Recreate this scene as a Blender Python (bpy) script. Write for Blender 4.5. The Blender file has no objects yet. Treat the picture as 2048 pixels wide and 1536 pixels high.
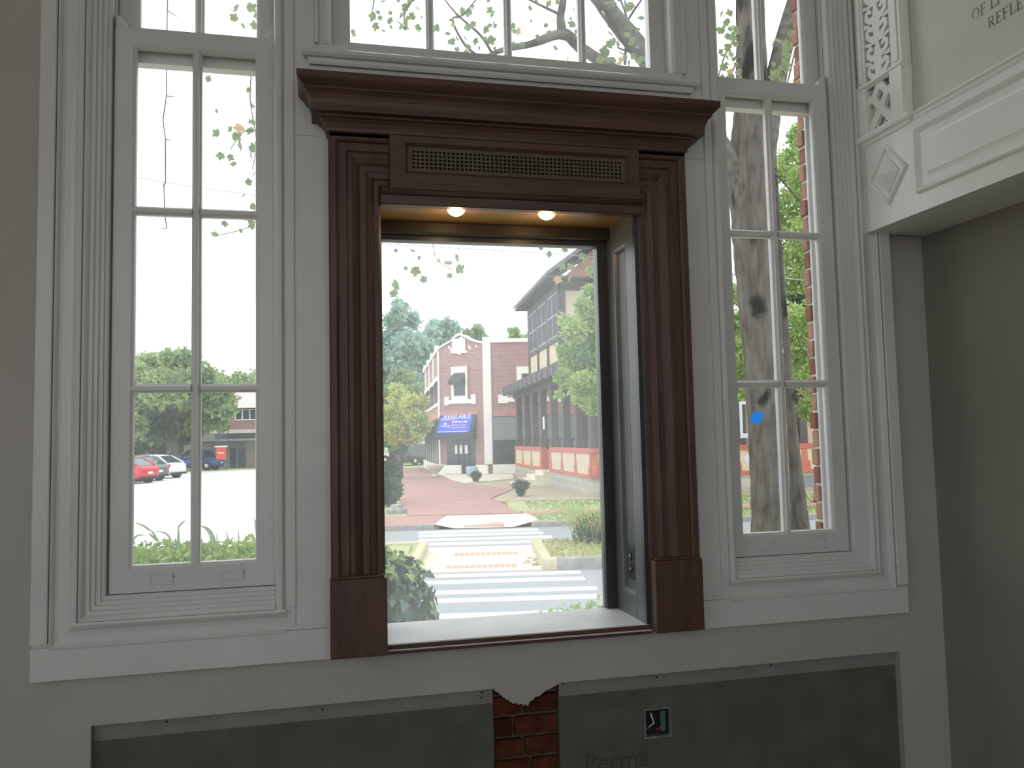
import bpy, math, random
import numpy as np
from mathutils import Matrix, Vector

# ------------------------------------------------------------------ camera
EYE = np.array((-0.5734, -2.4601, 1.4787))
YAW, PITCH, ROLL, FPX = math.radians(12.8071), math.radians(3.9219), math.radians(1.2882), 1611.07
_fw = np.array((math.sin(YAW)*math.cos(PITCH), math.cos(YAW)*math.cos(PITCH), math.sin(PITCH)))
_r0 = np.array((math.cos(YAW), -math.sin(YAW), 0.0)); _u0 = np.cross(_r0, _fw)
_r = math.cos(ROLL)*_r0 - math.sin(ROLL)*_u0
_u = math.sin(ROLL)*_r0 + math.cos(ROLL)*_u0
scene = bpy.context.scene
C = scene.collection
cam_data = bpy.data.cameras.new('camera'); cam = bpy.data.objects.new('camera', cam_data); C.objects.link(cam)
cam_data.sensor_width = 36.0; cam_data.lens = FPX*36.0/2048.0; cam_data.clip_start = 0.05; cam_data.clip_end = 500
M4 = Matrix.Identity(4)
for i in range(3):
    M4[i][0] = _r[i]; M4[i][1] = _u[i]; M4[i][2] = -_fw[i]; M4[i][3] = EYE[i]
cam.matrix_world = M4
scene.camera = cam

# ------------------------------------------------------------------ sky and exposure
SKY = 2.3
world = bpy.data.worlds.new('overcast_sky'); scene.world = world; world.use_nodes = True
bg = world.node_tree.nodes['Background']
bg.inputs[0].default_value = (0.94, 0.975, 1.0, 1); bg.inputs[1].default_value = SKY
scene.view_settings.view_transform = 'Standard'
scene.view_settings.look = 'None'
scene.view_settings.gamma = 1.0
scene.view_settings.use_curve_mapping = False
scene.view_settings.exposure = 0.0
scene.cycles.max_bounces = 10
scene.cycles.diffuse_bounces = 6
scene.cycles.transparent_max_bounces = 24
scene.cycles.sample_clamp_indirect = 6.0

GZ = -0.42                                   # street level outside

# ------------------------------------------------------------------ helpers
def ray(px, py):
    return _fw + _r*(px-1024)/FPX - _u*(py-768)/FPX
def at(px, py, depth):
    """world point seen at a photo pixel at a given distance along the view axis"""
    return EYE + ray(px, py)*depth
def atz(px, py, z):
    d = ray(px, py); return EYE + d*((z-EYE[2])/d[2])

def tag(o, label=None, cat=None, group=None, kind=None):
    if label: o['label'] = label
    if cat: o['category'] = cat
    if group: o['group'] = group
    if kind: o['kind'] = kind
    return o
def empty(name, loc=(0, 0, 0), rz=0.0, parent=None):
    o = bpy.data.objects.new(name, None); C.objects.link(o)
    o.location = loc; o.rotation_euler = (0, 0, rz); o.empty_display_size = 0.05
    if parent: o.parent = parent
    return o

class MB:
    """collects faces, then links them as ONE mesh object"""
    def __init__(s): s.v = []; s.f = []
    def add(s, vs, fs):
        b = len(s.v); s.v.extend([tuple(float(c) for c in v) for v in vs]); s.f.extend([tuple(b+i for i in f) for f in fs]); return s
    def box(s, x0, x1, y0, y1, z0, z1):
        x0, x1 = min(x0, x1), max(x0, x1); y0, y1 = min(y0, y1), max(y0, y1); z0, z1 = min(z0, z1), max(z0, z1)
        return s.add([(x0,y0,z0),(x1,y0,z0),(x1,y1,z0),(x0,y1,z0),(x0,y0,z1),(x1,y0,z1),(x1,y1,z1),(x0,y1,z1)],
              [(0,3,2,1),(4,5,6,7),(0,1,5,4),(1,2,6,5),(2,3,7,6),(3,0,4,7)])
    def prism(s, poly, vec):
        """closed polygon (3D points) extruded by vec"""
        n = len(poly); p = [np.array(q, float) for q in poly]; vec = np.array(vec, float)
        vs = p + [q+vec for q in p]
        fs = [tuple(range(n-1, -1, -1)), tuple(range(n, 2*n))] + [(i, (i+1) % n, n+(i+1) % n, n+i) for i in range(n)]
        return s.add(vs, fs)
    def tube(s, path, rad, n=8, cap=True):
        P = [np.array(q, float) for q in path]
        if not hasattr(rad, '__len__'): rad = [rad]*len(P)
        vs = []; up = None
        for i, q in enumerate(P):
            t = P[min(i+1, len(P)-1)] - P[max(i-1, 0)]; t = t/(np.linalg.norm(t)+1e-9)
            if up is None: up = np.array((0, 0, 1.0)) if abs(t[2]) < .9 else np.array((1.0, 0, 0))
            a = np.cross(t, up); a /= np.linalg.norm(a)+1e-9; b = np.cross(a, t); up = b
            for k in range(n):
                w = 2*math.pi*k/n; vs.append(q + rad[i]*(math.cos(w)*a + math.sin(w)*b))
        fs = []
        for i in range(len(P)-1):
            for k in range(n):
                fs.append((i*n+k, i*n+(k+1) % n, (i+1)*n+(k+1) % n, (i+1)*n+k))
        if cap: fs += [tuple(range(n-1, -1, -1)), tuple(range((len(P)-1)*n, len(P)*n))]
        return s.add(vs, fs)
    def lathe(s, prof, n=20, c=(0, 0, 0), axis='z', cap=True):
        vs = []
        for (r, h) in prof:
            for k in range(n):
                w = 2*math.pi*k/n; a, b = r*math.cos(w), r*math.sin(w)
                q = (a, b, h) if axis == 'z' else ((a, h, b) if axis == 'y' else (h, a, b))
                vs.append((q[0]+c[0], q[1]+c[1], q[2]+c[2]))
        m = len(prof); fs = []
        for i in range(m-1):
            for k in range(n):
                fs.append((i*n+k, i*n+(k+1) % n, (i+1)*n+(k+1) % n, (i+1)*n+k))
        if cap: fs += [tuple(range(n-1, -1, -1)), tuple(range((m-1)*n, m*n))]
        return s.add(vs, fs)
    def sweep(s, path, prof, mapper, side=1, closed=False, caps=True):
        """mitred moulding: path = 2D points, prof = (offset, height); mapper(a,b,h)->xyz"""
        n = len(path); P = [np.array(q, float) for q in path]; rings = []
        def nrm(i, j):
            d = P[j]-P[i]; d = d/np.linalg.norm(d); return side*np.array((-d[1], d[0]))
        for i in range(n):
            if closed: n1, n2 = nrm((i-1) % n, i), nrm(i, (i+1) % n)
            elif i == 0: n1 = n2 = nrm(0, 1)
            elif i == n-1: n1 = n2 = nrm(n-2, n-1)
            else: n1, n2 = nrm(i-1, i), nrm(i, i+1)
            m = (n1+n2)/(1+float(n1 @ n2))
            rings.append([mapper(*(P[i]+m*o), h) for (o, h) in prof])
        k = len(prof); vs = [v for r in rings for v in r]; fs = []
        for i in range(n if closed else n-1):
            j = (i+1) % n
            for a in range(k-1): fs.append((i*k+a, i*k+a+1, j*k+a+1, j*k+a))
        if caps and not closed: fs += [tuple(range(k)), tuple(range((n-1)*k+k-1, (n-1)*k-1, -1))]
        return s.add(vs, fs)
    def grid_wall(s, xs, zs, y0, y1, holes):
        """box wall in x,z with rectangular holes (x0,x1,z0,z1); cells between all cut lines"""
        xs = sorted(set(xs + [h[0] for h in holes] + [h[1] for h in holes])); zs = sorted(set(zs + [h[2] for h in holes] + [h[3] for h in holes]))
        def solid(i, j):
            if i < 0 or j < 0 or i >= len(xs)-1 or j >= len(zs)-1: return False
            cx, cz = (xs[i]+xs[i+1])/2, (zs[j]+zs[j+1])/2
            return not any(h[0] < cx < h[1] and h[2] < cz < h[3] for h in holes)
        for i in range(len(xs)-1):
            for j in range(len(zs)-1):
                if not solid(i, j): continue
                a, b, c, d = xs[i], xs[i+1], zs[j], zs[j+1]
                s.add([(a,y0,c),(b,y0,c),(b,y0,d),(a,y0,d)], [(0,1,2,3)]); s.add([(a,y1,c),(b,y1,c),(b,y1,d),(a,y1,d)], [(3,2,1,0)])
                if not solid(i-1, j): s.add([(a,y0,c),(a,y1,c),(a,y1,d),(a,y0,d)], [(3,2,1,0)])
                if not solid(i+1, j): s.add([(b,y0,c),(b,y1,c),(b,y1,d),(b,y0,d)], [(0,1,2,3)])
                if not solid(i, j-1): s.add([(a,y0,c),(b,y0,c),(b,y1,c),(a,y1,c)], [(3,2,1,0)])
                if not solid(i, j+1): s.add([(a,y0,d),(b,y0,d),(b,y1,d),(a,y1,d)], [(0,1,2,3)])
        return s
    def mesh(s, name, mat, smooth=False):
        me = bpy.data.meshes.new(name); me.from_pydata(s.v, [], s.f); me.update()
        if mat: me.materials.append(mat)
        if smooth: me.polygons.foreach_set('use_smooth', [True]*len(me.polygons))
        return me
    def build(s, name, mat, parent=None, loc=(0, 0, 0), rz=0.0, smooth=False, bevel=0.0, kind=None, label=None, cat=None, group=None, fixn=True):
        me = s.mesh(name, mat, smooth)
        if fixn:
            import bmesh
            bm = bmesh.new(); bm.from_mesh(me); bmesh.ops.recalc_face_normals(bm, faces=bm.faces); bm.to_mesh(me); bm.free()
        o = bpy.data.objects.new(name, me); C.objects.link(o)
        o.location = loc; o.rotation_euler = (0, 0, rz)
        if parent: o.parent = parent
        if bevel:
            m = o.modifiers.new('bevel', 'BEVEL'); m.width = bevel; m.segments = 2; m.limit_method = 'ANGLE'; m.angle_limit = math.radians(40)
        return tag(o, label, cat, group, kind)

def inst(mesh, name, parent=None, loc=(0, 0, 0), rot=(0, 0, 0), sc=(1, 1, 1)):
    o = bpy.data.objects.new(name, mesh); C.objects.link(o); o.location = loc; o.rotation_euler = rot; o.scale = sc
    if parent: o.parent = parent
    return o

def np_mesh(name, V, F4, mat, parent=None, kind=None):
    """quads from numpy arrays, fast"""
    me = bpy.data.meshes.new(name); nv, nf = len(V), len(F4)
    me.vertices.add(nv); me.vertices.foreach_set('co', np.asarray(V, np.float32).ravel())
    me.loops.add(nf*4); me.loops.foreach_set('vertex_index', np.asarray(F4, np.int32).ravel())
    me.polygons.add(nf); me.polygons.foreach_set('loop_start', np.arange(0, nf*4, 4, dtype=np.int32)); me.polygons.foreach_set('loop_total', np.full(nf, 4, np.int32))
    me.update(calc_edges=True); me.materials.append(mat)
    o = bpy.data.objects.new(name, me); C.objects.link(o)
    if parent: o.parent = parent
    return tag(o, kind=kind)

def leaf_quads(P, size, rng, droop=0.0, jitter=.35):
    """folded pointed leaves at the points P, random directions"""
    n = len(P)
    d = rng.normal(size=(n, 3)); d[:, 2] -= droop; d /= np.linalg.norm(d, axis=1)[:, None]
    e = rng.normal(size=(n, 3)); a = np.cross(d, e); a /= np.linalg.norm(a, axis=1)[:, None]+1e-9
    nn = np.cross(d, a); L = size*(1+jitter*rng.uniform(-1, 1, n))[:, None]
    v0 = P; v1 = P+d*L*.5+a*L*.36+nn*L*.08; v2 = P+d*L; v3 = P+d*L*.5-a*L*.36+nn*L*.08
    V = np.stack([v0, v1, v2, v3], 1).reshape(-1, 3); F = np.arange(n*4).reshape(-1, 4)
    return V, F
def cloud_points(blobs, n, rng, shell=.55):
    """points in ellipsoid blobs (cx,cy,cz,rx,ry,rz), denser near the outside"""
    w = np.array([b[3]*b[4]*b[5] for b in blobs])**.67; w = w/w.sum(); out = []
    for b, k in zip(blobs, (w*n).astype(int)):
        d = rng.normal(size=(k, 3)); d /= np.linalg.norm(d, axis=1)[:, None]
        r = (shell + (1-shell)*rng.uniform(0, 1, k)**.7)*(1+.12*rng.normal(size=k)); 
        out.append(np.array(b[:3]) + d*r[:, None]*np.array(b[3:]))
    return np.concatenate(out)
def blobs_from(px_list, depth, dd=.8, seed=1, flat=.9):
    """foliage lobes from (px, py, radius_px) seen at about that distance; each lobe gets its own depth"""
    rg = random.Random(seed); out = []
    for (x, y, r) in px_list:
        D = depth*(1+dd*.06*rg.uniform(-1, 1)); c = at(x, y, D); R = r*D/FPX
        out.append((c[0], c[1], c[2], R, R, R*flat))
    return out

# ------------------------------------------------------------------ materials
def principled(name, col, rough=.6, spec=.35, metal=0.0):
    m = bpy.data.materials.new(name); m.use_nodes = True; b = m.node_tree.nodes['Principled BSDF']
    b.inputs['Base Color'].default_value = (*col, 1); b.inputs['Roughness'].default_value = rough
    b.inputs['Specular IOR Level'].default_value = spec; b.inputs['Metallic'].default_value = metal
    return m
def noisy(name, c1, c2, scale=8.0, rough=.6, spec=.35, bump=0.0, stretch=(1, 1, 1), detail=4.0, bscale=None, lo=.35, hi=.65, metal=0.0):
    """two-tone noise colour with optional fine relief, in object space"""
    m = principled(name, c1, rough, spec, metal); nt = m.node_tree; N = nt.nodes; L = nt.links; b = N['Principled BSDF']
    tc = N.new('ShaderNodeTexCoord'); mp = N.new('ShaderNodeMapping'); mp.inputs['Scale'].default_value = stretch
    L.new(tc.outputs['Object'], mp.inputs['Vector'])
    nz = N.new('ShaderNodeTexNoise'); nz.inputs['Scale'].default_value = scale; nz.inputs['Detail'].default_value = detail
    L.new(mp.outputs[0], nz.inputs['Vector'])
    cr = N.new('ShaderNodeValToRGB'); cr.color_ramp.elements[0].position = lo; cr.color_ramp.elements[1].position = hi
    cr.color_ramp.elements[0].color = (*c1, 1); cr.color_ramp.elements[1].color = (*c2, 1)
    L.new(nz.outputs['Fac'], cr.inputs[0]); L.new(cr.outputs[0], b.inputs['Base Color'])
    if bump:
        n2 = N.new('ShaderNodeTexNoise'); n2.inputs['Scale'].default_value = bscale or scale*4; n2.inputs['Detail'].default_value = 3
        L.new(mp.outputs[0], n2.inputs['Vector'])
        bp = N.new('ShaderNodeBump'); bp.inputs['Strength'].default_value = bump; bp.inputs['Distance'].default_value = .01
        L.new(n2.outputs['Fac'], bp.inputs['Height']); L.new(bp.outputs[0], b.inputs['Normal'])
    return m
def brickmat(name, c1, c2, mortar, bw=.21, bh=.068, mort=.012, plane='xz', rough=.85, stone=False):
    m = principled(name, c1, rough, .2); nt = m.node_tree; N = nt.nodes; L = nt.links; b = N['Principled BSDF']
    tc = N.new('ShaderNodeTexCoord'); sx = N.new('ShaderNodeSeparateXYZ'); L.new(tc.outputs['Object'], sx.inputs[0])
    cb = N.new('ShaderNodeCombineXYZ')
    L.new(sx.outputs[0 if plane[0] == 'x' else 1], cb.inputs[0]); L.new(sx.outputs[2 if plane[1] == 'z' else 1], cb.inputs[1])
    br = N.new('ShaderNodeTexBrick'); br.inputs['Scale'].default_value = 1.0; br.inputs['Brick Width'].default_value = bw
    br.inputs['Row Height'].default_value = bh; br.inputs['Mortar Size'].default_value = mort; br.inputs['Bias'].default_value = 0.0
    br.inputs['Color1'].default_value = (*c1, 1); br.inputs['Color2'].default_value = (*c2, 1); br.inputs['Mortar'].default_value = (*mortar, 1)
    if stone: br.offset_frequency = 2; br.squash = .7; br.squash_frequency = 3
    L.new(cb.outputs[0], br.inputs['Vector'])
    nz = N.new('ShaderNodeTexNoise'); nz.inputs['Scale'].default_value = 1.3; nz.inputs['Detail'].default_value = 5
    L.new(tc.outputs['Object'], nz.inputs['Vector'])
    mx = N.new('ShaderNodeMix'); mx.data_type = 'RGBA'; mx.blend_type = 'MULTIPLY'; mx.inputs[0].default_value = .35
    L.new(br.outputs['Color'], mx.inputs[6]); L.new(nz.outputs['Fac'], mx.inputs[7]); L.new(mx.outputs[2], b.inputs['Base Color'])
    return m
def leafmat(name, c1, c2, trans=.35, scale=1.2, rough=.5):
    """leaf: diffuse + light shining through, colour varies from spray to spray"""
    m = bpy.data.materials.new(name); m.use_nodes = True; nt = m.node_tree; N = nt.nodes; L = nt.links; N.clear()
    out = N.new('ShaderNodeOutputMaterial'); tc = N.new('ShaderNodeTexCoord'); nz = N.new('ShaderNodeTexNoise')
    nz.inputs['Scale'].default_value = scale; nz.inputs['Detail'].default_value = 6; L.new(tc.outputs['Object'], nz.inputs['Vector'])
    cr = N.new('ShaderNodeValToRGB'); cr.color_ramp.elements[0].position = .38; cr.color_ramp.elements[1].position = .62
    cr.color_ramp.elements[0].color = (*c1, 1); cr.color_ramp.elements[1].color = (*c2, 1); L.new(nz.outputs['Fac'], cr.inputs[0])
    pr = N.new('ShaderNodeBsdfPrincipled'); pr.inputs['Roughness'].default_value = rough; pr.inputs['Specular IOR Level'].default_value = .3
    tr = N.new('ShaderNodeBsdfTranslucent'); mx = N.new('ShaderNodeMixShader'); mx.inputs[0].default_value = trans
    L.new(cr.outputs[0], pr.inputs['Base Color']); L.new(cr.outputs[0], tr.inputs['Color'])
    L.new(pr.outputs[0], mx.inputs[1]); L.new(tr.outputs[0], mx.inputs[2]); L.new(mx.outputs[0], out.inputs[0])
    return m
def glassmat(name, dust, tint=(1, 1, 1), speck=0.0):
    """thin window glass: clear, faint reflection, a bluish dust film that also stands in for haze and glare"""
    m = bpy.data.materials.new(name); m.use_nodes = True; nt = m.node_tree; N = nt.nodes; L = nt.links; N.clear()
    out = N.new('ShaderNodeOutputMaterial'); t = N.new('ShaderNodeBsdfTransparent'); t.inputs[0].default_value = (*tint, 1)
    d = N.new('ShaderNodeBsdfTranslucent'); d.inputs[0].default_value = (.90, .96, 1, 1)
    g = N.new('ShaderNodeBsdfGlossy'); g.inputs['Roughness'].default_value = .02
    lw = N.new('ShaderNodeFresnel'); lw.inputs[0].default_value = 1.25
    m1 = N.new('ShaderNodeMixShader'); m2 = N.new('ShaderNodeMixShader')
    tc = N.new('ShaderNodeTexCoord'); nz = N.new('ShaderNodeTexNoise'); nz.inputs['Scale'].default_value = 3.0; nz.inputs['Detail'].default_value = 8
    L.new(tc.outputs['Object'], nz.inputs['Vector'])
    ma = N.new('ShaderNodeMapRange'); ma.inputs[1].default_value = .3; ma.inputs[2].default_value = .7; ma.inputs[3].default_value = dust*.75; ma.inputs[4].default_value = dust*1.25
    L.new(nz.outputs['Fac'], ma.inputs[0]); src = ma.outputs[0]
    if speck:
        vo = N.new('ShaderNodeTexNoise'); vo.inputs['Scale'].default_value = 55; vo.inputs['Detail'].default_value = 2; L.new(tc.outputs['Object'], vo.inputs['Vector'])
        r2 = N.new('ShaderNodeMapRange'); r2.inputs[1].default_value = .70; r2.inputs[2].default_value = .76; r2.inputs[3].default_value = 0; r2.inputs[4].default_value = speck
        L.new(vo.outputs['Fac'], r2.inputs[0]); ad = N.new('ShaderNodeMath'); ad.operation = 'ADD'; L.new(src, ad.inputs[0]); L.new(r2.outputs[0], ad.inputs[1]); src = ad.outputs[0]
    L.new(src, m1.inputs[0]); L.new(t.outputs[0], m1.inputs[1]); L.new(d.outputs[0], m1.inputs[2])
    L.new(lw.outputs[0], m2.inputs[0]); L.new(m1.outputs[0], m2.inputs[1]); L.new(g.outputs[0], m2.inputs[2]); L.new(m2.outputs[0], out.inputs[0])
    return m

M = {}
M['plaster'] = noisy('plaster_paint', (.40, .385, .345), (.435, .415, .375), 3.0, .75, .2, .12, bscale=60)
M['white'] = noisy('white_gloss_paint', (.60, .59, .585), (.64, .63, .625), 5.0, .33, .45, .03, bscale=25)
M['wood'] = noisy('dark_stained_oak', (.060, .030, .022), (.105, .050, .034), 5.0, .42, .4, .12, stretch=(6, 6, .8), bscale=26, lo=.3, hi=.7)
M['woodh'] = noisy('dark_stained_oak_across', (.060, .030, .022), (.105, .050, .034), 5.0, .42, .4, .12, stretch=(.8, 6, 6), bscale=26, lo=.3, hi=.7)
M['soffitwood'] = noisy('honey_wood', (.26, .14, .055), (.36, .20, .08), 6.0, .4, .4, .05, stretch=(1, 5, 5))
M['darkgrey'] = noisy('charcoal_paint', (.026, .026, .029), (.038, .038, .041), 6, .35, .5)
M['greypaint'] = noisy('grey_gloss_paint', (.075, .08, .082), (.095, .10, .102), 6, .38, .5)
M['sill'] = noisy('worn_grey_sill', (.52, .535, .53), (.62, .63, .62), 7, .45, .4, .05)
M['black'] = principled('black_plastic', (.012, .012, .013), .4, .4)
M['steel'] = principled('screw_steel', (.75, .75, .76), .25, .5, 1.0)
M['backer'] = noisy('grey_backer_board', (.098, .102, .080), (.122, .126, .102), 9, .9, .1, .1, bscale=80)
M['backeredge'] = noisy('backer_board_tape', (.21, .215, .20), (.24, .245, .23), 12, .9, .1)
M['brick'] = noisy('red_brick', (.31, .165, .125), (.40, .23, .175), 22, .9, .15, .5, bscale=60)
M['brick2'] = noisy('dark_red_brick', (.21, .09, .065), (.28, .13, .095), 22, .9, .15, .5, bscale=60)
M['brick_in'] = noisy('grimy_red_brick', (.060, .018, .011), (.105, .032, .017), 22, .9, .15, .5, bscale=60)
M['brick_in2'] = noisy('grimy_dark_brick', (.040, .013, .009), (.072, .022, .013), 22, .9, .15, .5, bscale=60)
M['mortar_in'] = noisy('grimy_mortar', (.085, .075, .048), (.14, .122, .082), 30, .95, .1, .5, bscale=90)
M['olive'] = noisy('dull_olive_paint', (.235, .228, .195), (.26, .252, .215), 3, .8, .15, .1, bscale=60)
M['mortar'] = noisy('lime_mortar', (.58, .54, .46), (.68, .64, .56), 30, .95, .1, .5, bscale=90)
M['floor'] = noisy('worn_floor', (.24, .21, .17), (.30, .265, .22), 4, .5, .3)
M['ceil'] = principled('ceiling_paint', (.62, .61, .58), .8, .1)
M['glass_hazy'] = glassmat('dusty_hazed_plate_glass', .155, speck=.10)  # dust film thickened to carry the distance haze as well
M['glass_left'] = glassmat('dusty_hazed_sash_glass', .10, speck=.22)  # dust film thickened to carry glare as well
M['glass_right'] = glassmat('clear_sash_glass', .016, speck=.05)
M['tape'] = leafmat('blue_masking_tape', (.13, .50, .95), (.15, .53, .97), .75, 3, .7)
M['ink'] = principled('grey_lettering', (.24, .235, .225), .8, .1)
M['canvas'] = noisy('wall_canvas', (.68, .675, .61), (.73, .725, .66), 3, .85, .1)

BULB = bpy.data.materials.new('warm_lamp'); BULB.use_nodes = True
_b = BULB.node_tree.nodes['Principled BSDF']; _b.inputs['Base Color'].default_value = (1, .9, .7, 1)
_b.inputs['Emission Color'].default_value = (1, .72, .36, 1); _b.inputs['Emission Strength'].default_value = 9.0
# ================================================================== THE ROOM
rnd = random.Random(7)
XZ = lambda a, b, h: (a, h, b)                  # moulding mapper for the window wall: (x, z, y)
TOP = 3.62                                      # top of the tall windows
WX0, WX1, CEIL, BACK = -3.6, 1.525, 4.3, -5.6
SIDE = (0.73, 1.19)                             # clear opening of each side window, |x|
# window wall
wall_front = MB().grid_wall([WX0-.2, WX1+.2], [0, CEIL], .02, .16,
    [(-1.251, -.729, 1.005, TOP), (.729, 1.251, 1.005, TOP), (-.46, .46, .862, 2.26), (-.58, .58, 2.69, TOP), (-1.22, 1.342, .0, .717)]).build('wall_front', M['plaster'], kind='structure')
MB().box(-1.22, 1.342, .075, .16, 0, .72).build('masonry_core', M['mortar_in'], wall_front)
# scarred backer boards and the bricks left bare between them
for x0, x1 in ((-1.219, -.087), (.124, 1.341)):
    b = MB().grid_wall([x0, x1], [0, .716], .045, .074, [(.404, .498, .510, .604)] if x0 > 0 else []).build('backer_board', M['backer'], wall_front, bevel=.002, label='grey cement backer board set into the wall below the windows')
    MB().box(x0+.001, x1-.001, .0435, .046, .668, .7155).build('joint_tape', M['backeredge'], b)
    for xx, zz in ((x0+.19, .703), (x0+.62, .697), (x1-.035, .703), (x1-.036, .688)) if x0 < 0 else ((x0+.015, .708), (x0+.33, .70), (x0+.74, .704)):
        MB().lathe([(.0035, 0), (.0035, -.0012)], 8, (xx, .0433, zz), 'y').build('screw_head', M['black'], b)
course, z = .0645, .392
ci = 0
brick_me = {}
def brick_part(x0, x1, z0, z1, y0, parent, mat):
    o = MB().box(x0, x1, y0+rnd.uniform(-.003, .003), .085, z0, z1).build('brick', mat, parent, bevel=.003); return o
zz = .30; row = 0
while zz < .735:
    js = (-.10, .012, .14) if row % 2 else (-.10, .14)
    if row % 2 == 0: js = (-.10, .035, .14) if row == 2 else (-.10, -.02, .14)
    for a, b_ in zip(js[:-1], js[1:]):
        brick_part(a+.004, b_-.005, zz, zz+course-.011, .060, wall_front, M['brick_in'] if (row+int(a*100)) % 3 else M['brick_in2'])
    zz += course; row += 1
# jagged lower edge of the plaster hanging over the bricks
edge = [(-.087, .717), (-.087, .712), (-.078, .706), (-.070, .702), (-.068, .697), (-.062, .694), (-.060, .688), (-.052, .687), (-.050, .680), (-.043, .681), (-.040, .673), (-.034, .674), (-.030, .667), (-.018, .668), (-.012, .662), (-.002, .665), (.004, .657), (.010, .663), (.018, .655), (.024, .668), (.036, .674), (.042, .681), (.056, .683), (.066, .690), (.078, .698), (.094, .703), (.108, .709), (.124, .717), (.124, .73), (-.087, .73)]
MB().prism([(x, .021, zq) for x, zq in edge], (0, .03, 0)).build('torn_plaster', M['plaster'], wall_front)

# other walls, floor, ceiling (the room behind the camera; unseen windows added to let in fill daylight)
M['floor_mat'] = M['floor']
MB().box(WX0-.2, WX1+.2, BACK-.2, .16, -.12, 0).build('floor', M['floor'], kind='structure')
MB().box(WX0-.2, WX1+.2, BACK-.2, .16, CEIL, CEIL+.15).build('ceiling', M['ceil'], kind='structure')
MB().box(WX1, WX1+.2, BACK-.2, .0199, 0, CEIL).build('wall_right', M['olive'], kind='structure')
bw = [(-3.1, -1.9, .9, 3.6), (-1.5, -.3, .9, 3.6), (.1, 1.3, .9, 3.6)]  # unseen back windows, added for their fill daylight
MB().grid_wall([WX0-.2, WX1+.2], [0, CEIL], BACK-.2, BACK, bw).build('wall_back', M['plaster'], kind='structure')
left_fill = [(-4.9, -3.7, .9, 3.6), (-3.2, -2.0, .9, 3.6)]  # unseen left-wall windows, added to brighten the room
_w = MB().grid_wall([BACK, .0199], [0, CEIL], 0, .2, left_fill)
_w.v = [(WX0-.2+y, x, z_) for (x, y, z_) in _w.v]
_w.build('wall_left', M['plaster'], kind='structure')
wn = 5  # numbers from here on belong to the added fill windows
for (a, b_, c_, d_) in bw:
    e = tag(empty(f'window_{wn}', ((a+b_)/2, BACK, c_)), kind='structure'); wn += 1
    f = MB()
    w2, h2 = (b_-a)/2, d_-c_
    for xx in (-w2, w2-.06): f.box(xx, xx+.06, -.12, -.06, 0, h2)
    for z_ in (0, h2/2-.03, h2-.06): f.box(-w2+.06, w2-.06, -.12, -.06, z_, z_+.06)
    f.build('fill_window_frame', M['white'], e, bevel=.004)
for (a, b_, c_, d_) in left_fill:
    e = tag(empty(f'window_{wn}', (WX0, (a+b_)/2, c_)), kind='structure'); wn += 1
    f = MB(); w2, h2 = (b_-a)/2, d_-c_
    for xx in (-w2, w2-.06): f.box(-.12, -.06, xx, xx+.06, 0, h2)
    for z_ in (0, h2/2-.03, h2-.06): f.box(-.12, -.06, -w2+.06, w2-.06, z_, z_+.06)
    f.build('fill_window_frame', M['white'], e, bevel=.004)

# ------------------------------------------------------------------ white panelled trim round the windows
trim = MB().grid_wall([-1.363, 1.363], [.855, 3.7], .0, .0199,
    [(-1.251, -.703, 1.005, TOP), (.703, 1.251, 1.005, TOP), (-.45, .45, .855, 2.26), (-.58, .58, 2.69, TOP)]).build('trim_1', M['white'], kind='structure')
for sx in (-1, 1):
    # apron under each side window, with a quirk line on top
    MB().box(sx*1.366, sx*.571, -.010, .0, .853, .942).build('apron', M['white'], trim, bevel=.002)
    MB().box(sx*1.34, sx*.571, -.004, .0, .9425, .953).build('apron_bead', M['white'], trim, bevel=.0015)
    # flat back band and hollow casing on the outer side and below
    path = [(sx*1.252, TOP), (sx*1.252, 1.004), (sx*.70, 1.004)]
    prof = [(0, .0), (0, -.013), (.006, -.015), (.012, -.012), (.022, -.004), (.034, -.001), (.048, -.001), (.056, -.004), (.060, -.010), (.064, -.014), (.068, -.012), (.0685, .0)]
    MB().sweep(path, prof, XZ, side=-1 if sx < 0 else 1).build('hollow_casing', M['white'], trim)
    MB().sweep([(sx*1.3225, TOP), (sx*1.3225, .9535)], [(0, .0), (0, -.016), (.003, -.018), (.040, -.018), (.043, -.015), (.043, .0)], XZ, side=-1 if sx < 0 else 1).build('back_band', M['white'], trim)
    # sunk panel beside the wooden surround: fine bead
    bead = [(0, 0), (.0015, -.003), (.0045, -.003), (.006, 0)]
    MB().sweep([(sx*.672, .953), (sx*.672, 2.41), (sx*.60, 2.41)], bead, XZ, side=1 if sx < 0 else -1).build('panel_bead', M['white'], trim)
    MB().box(sx*.672, sx*.70, -.006, 0, 1.01, TOP).build('inner_stile', M['white'], trim, bevel=.002)

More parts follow.
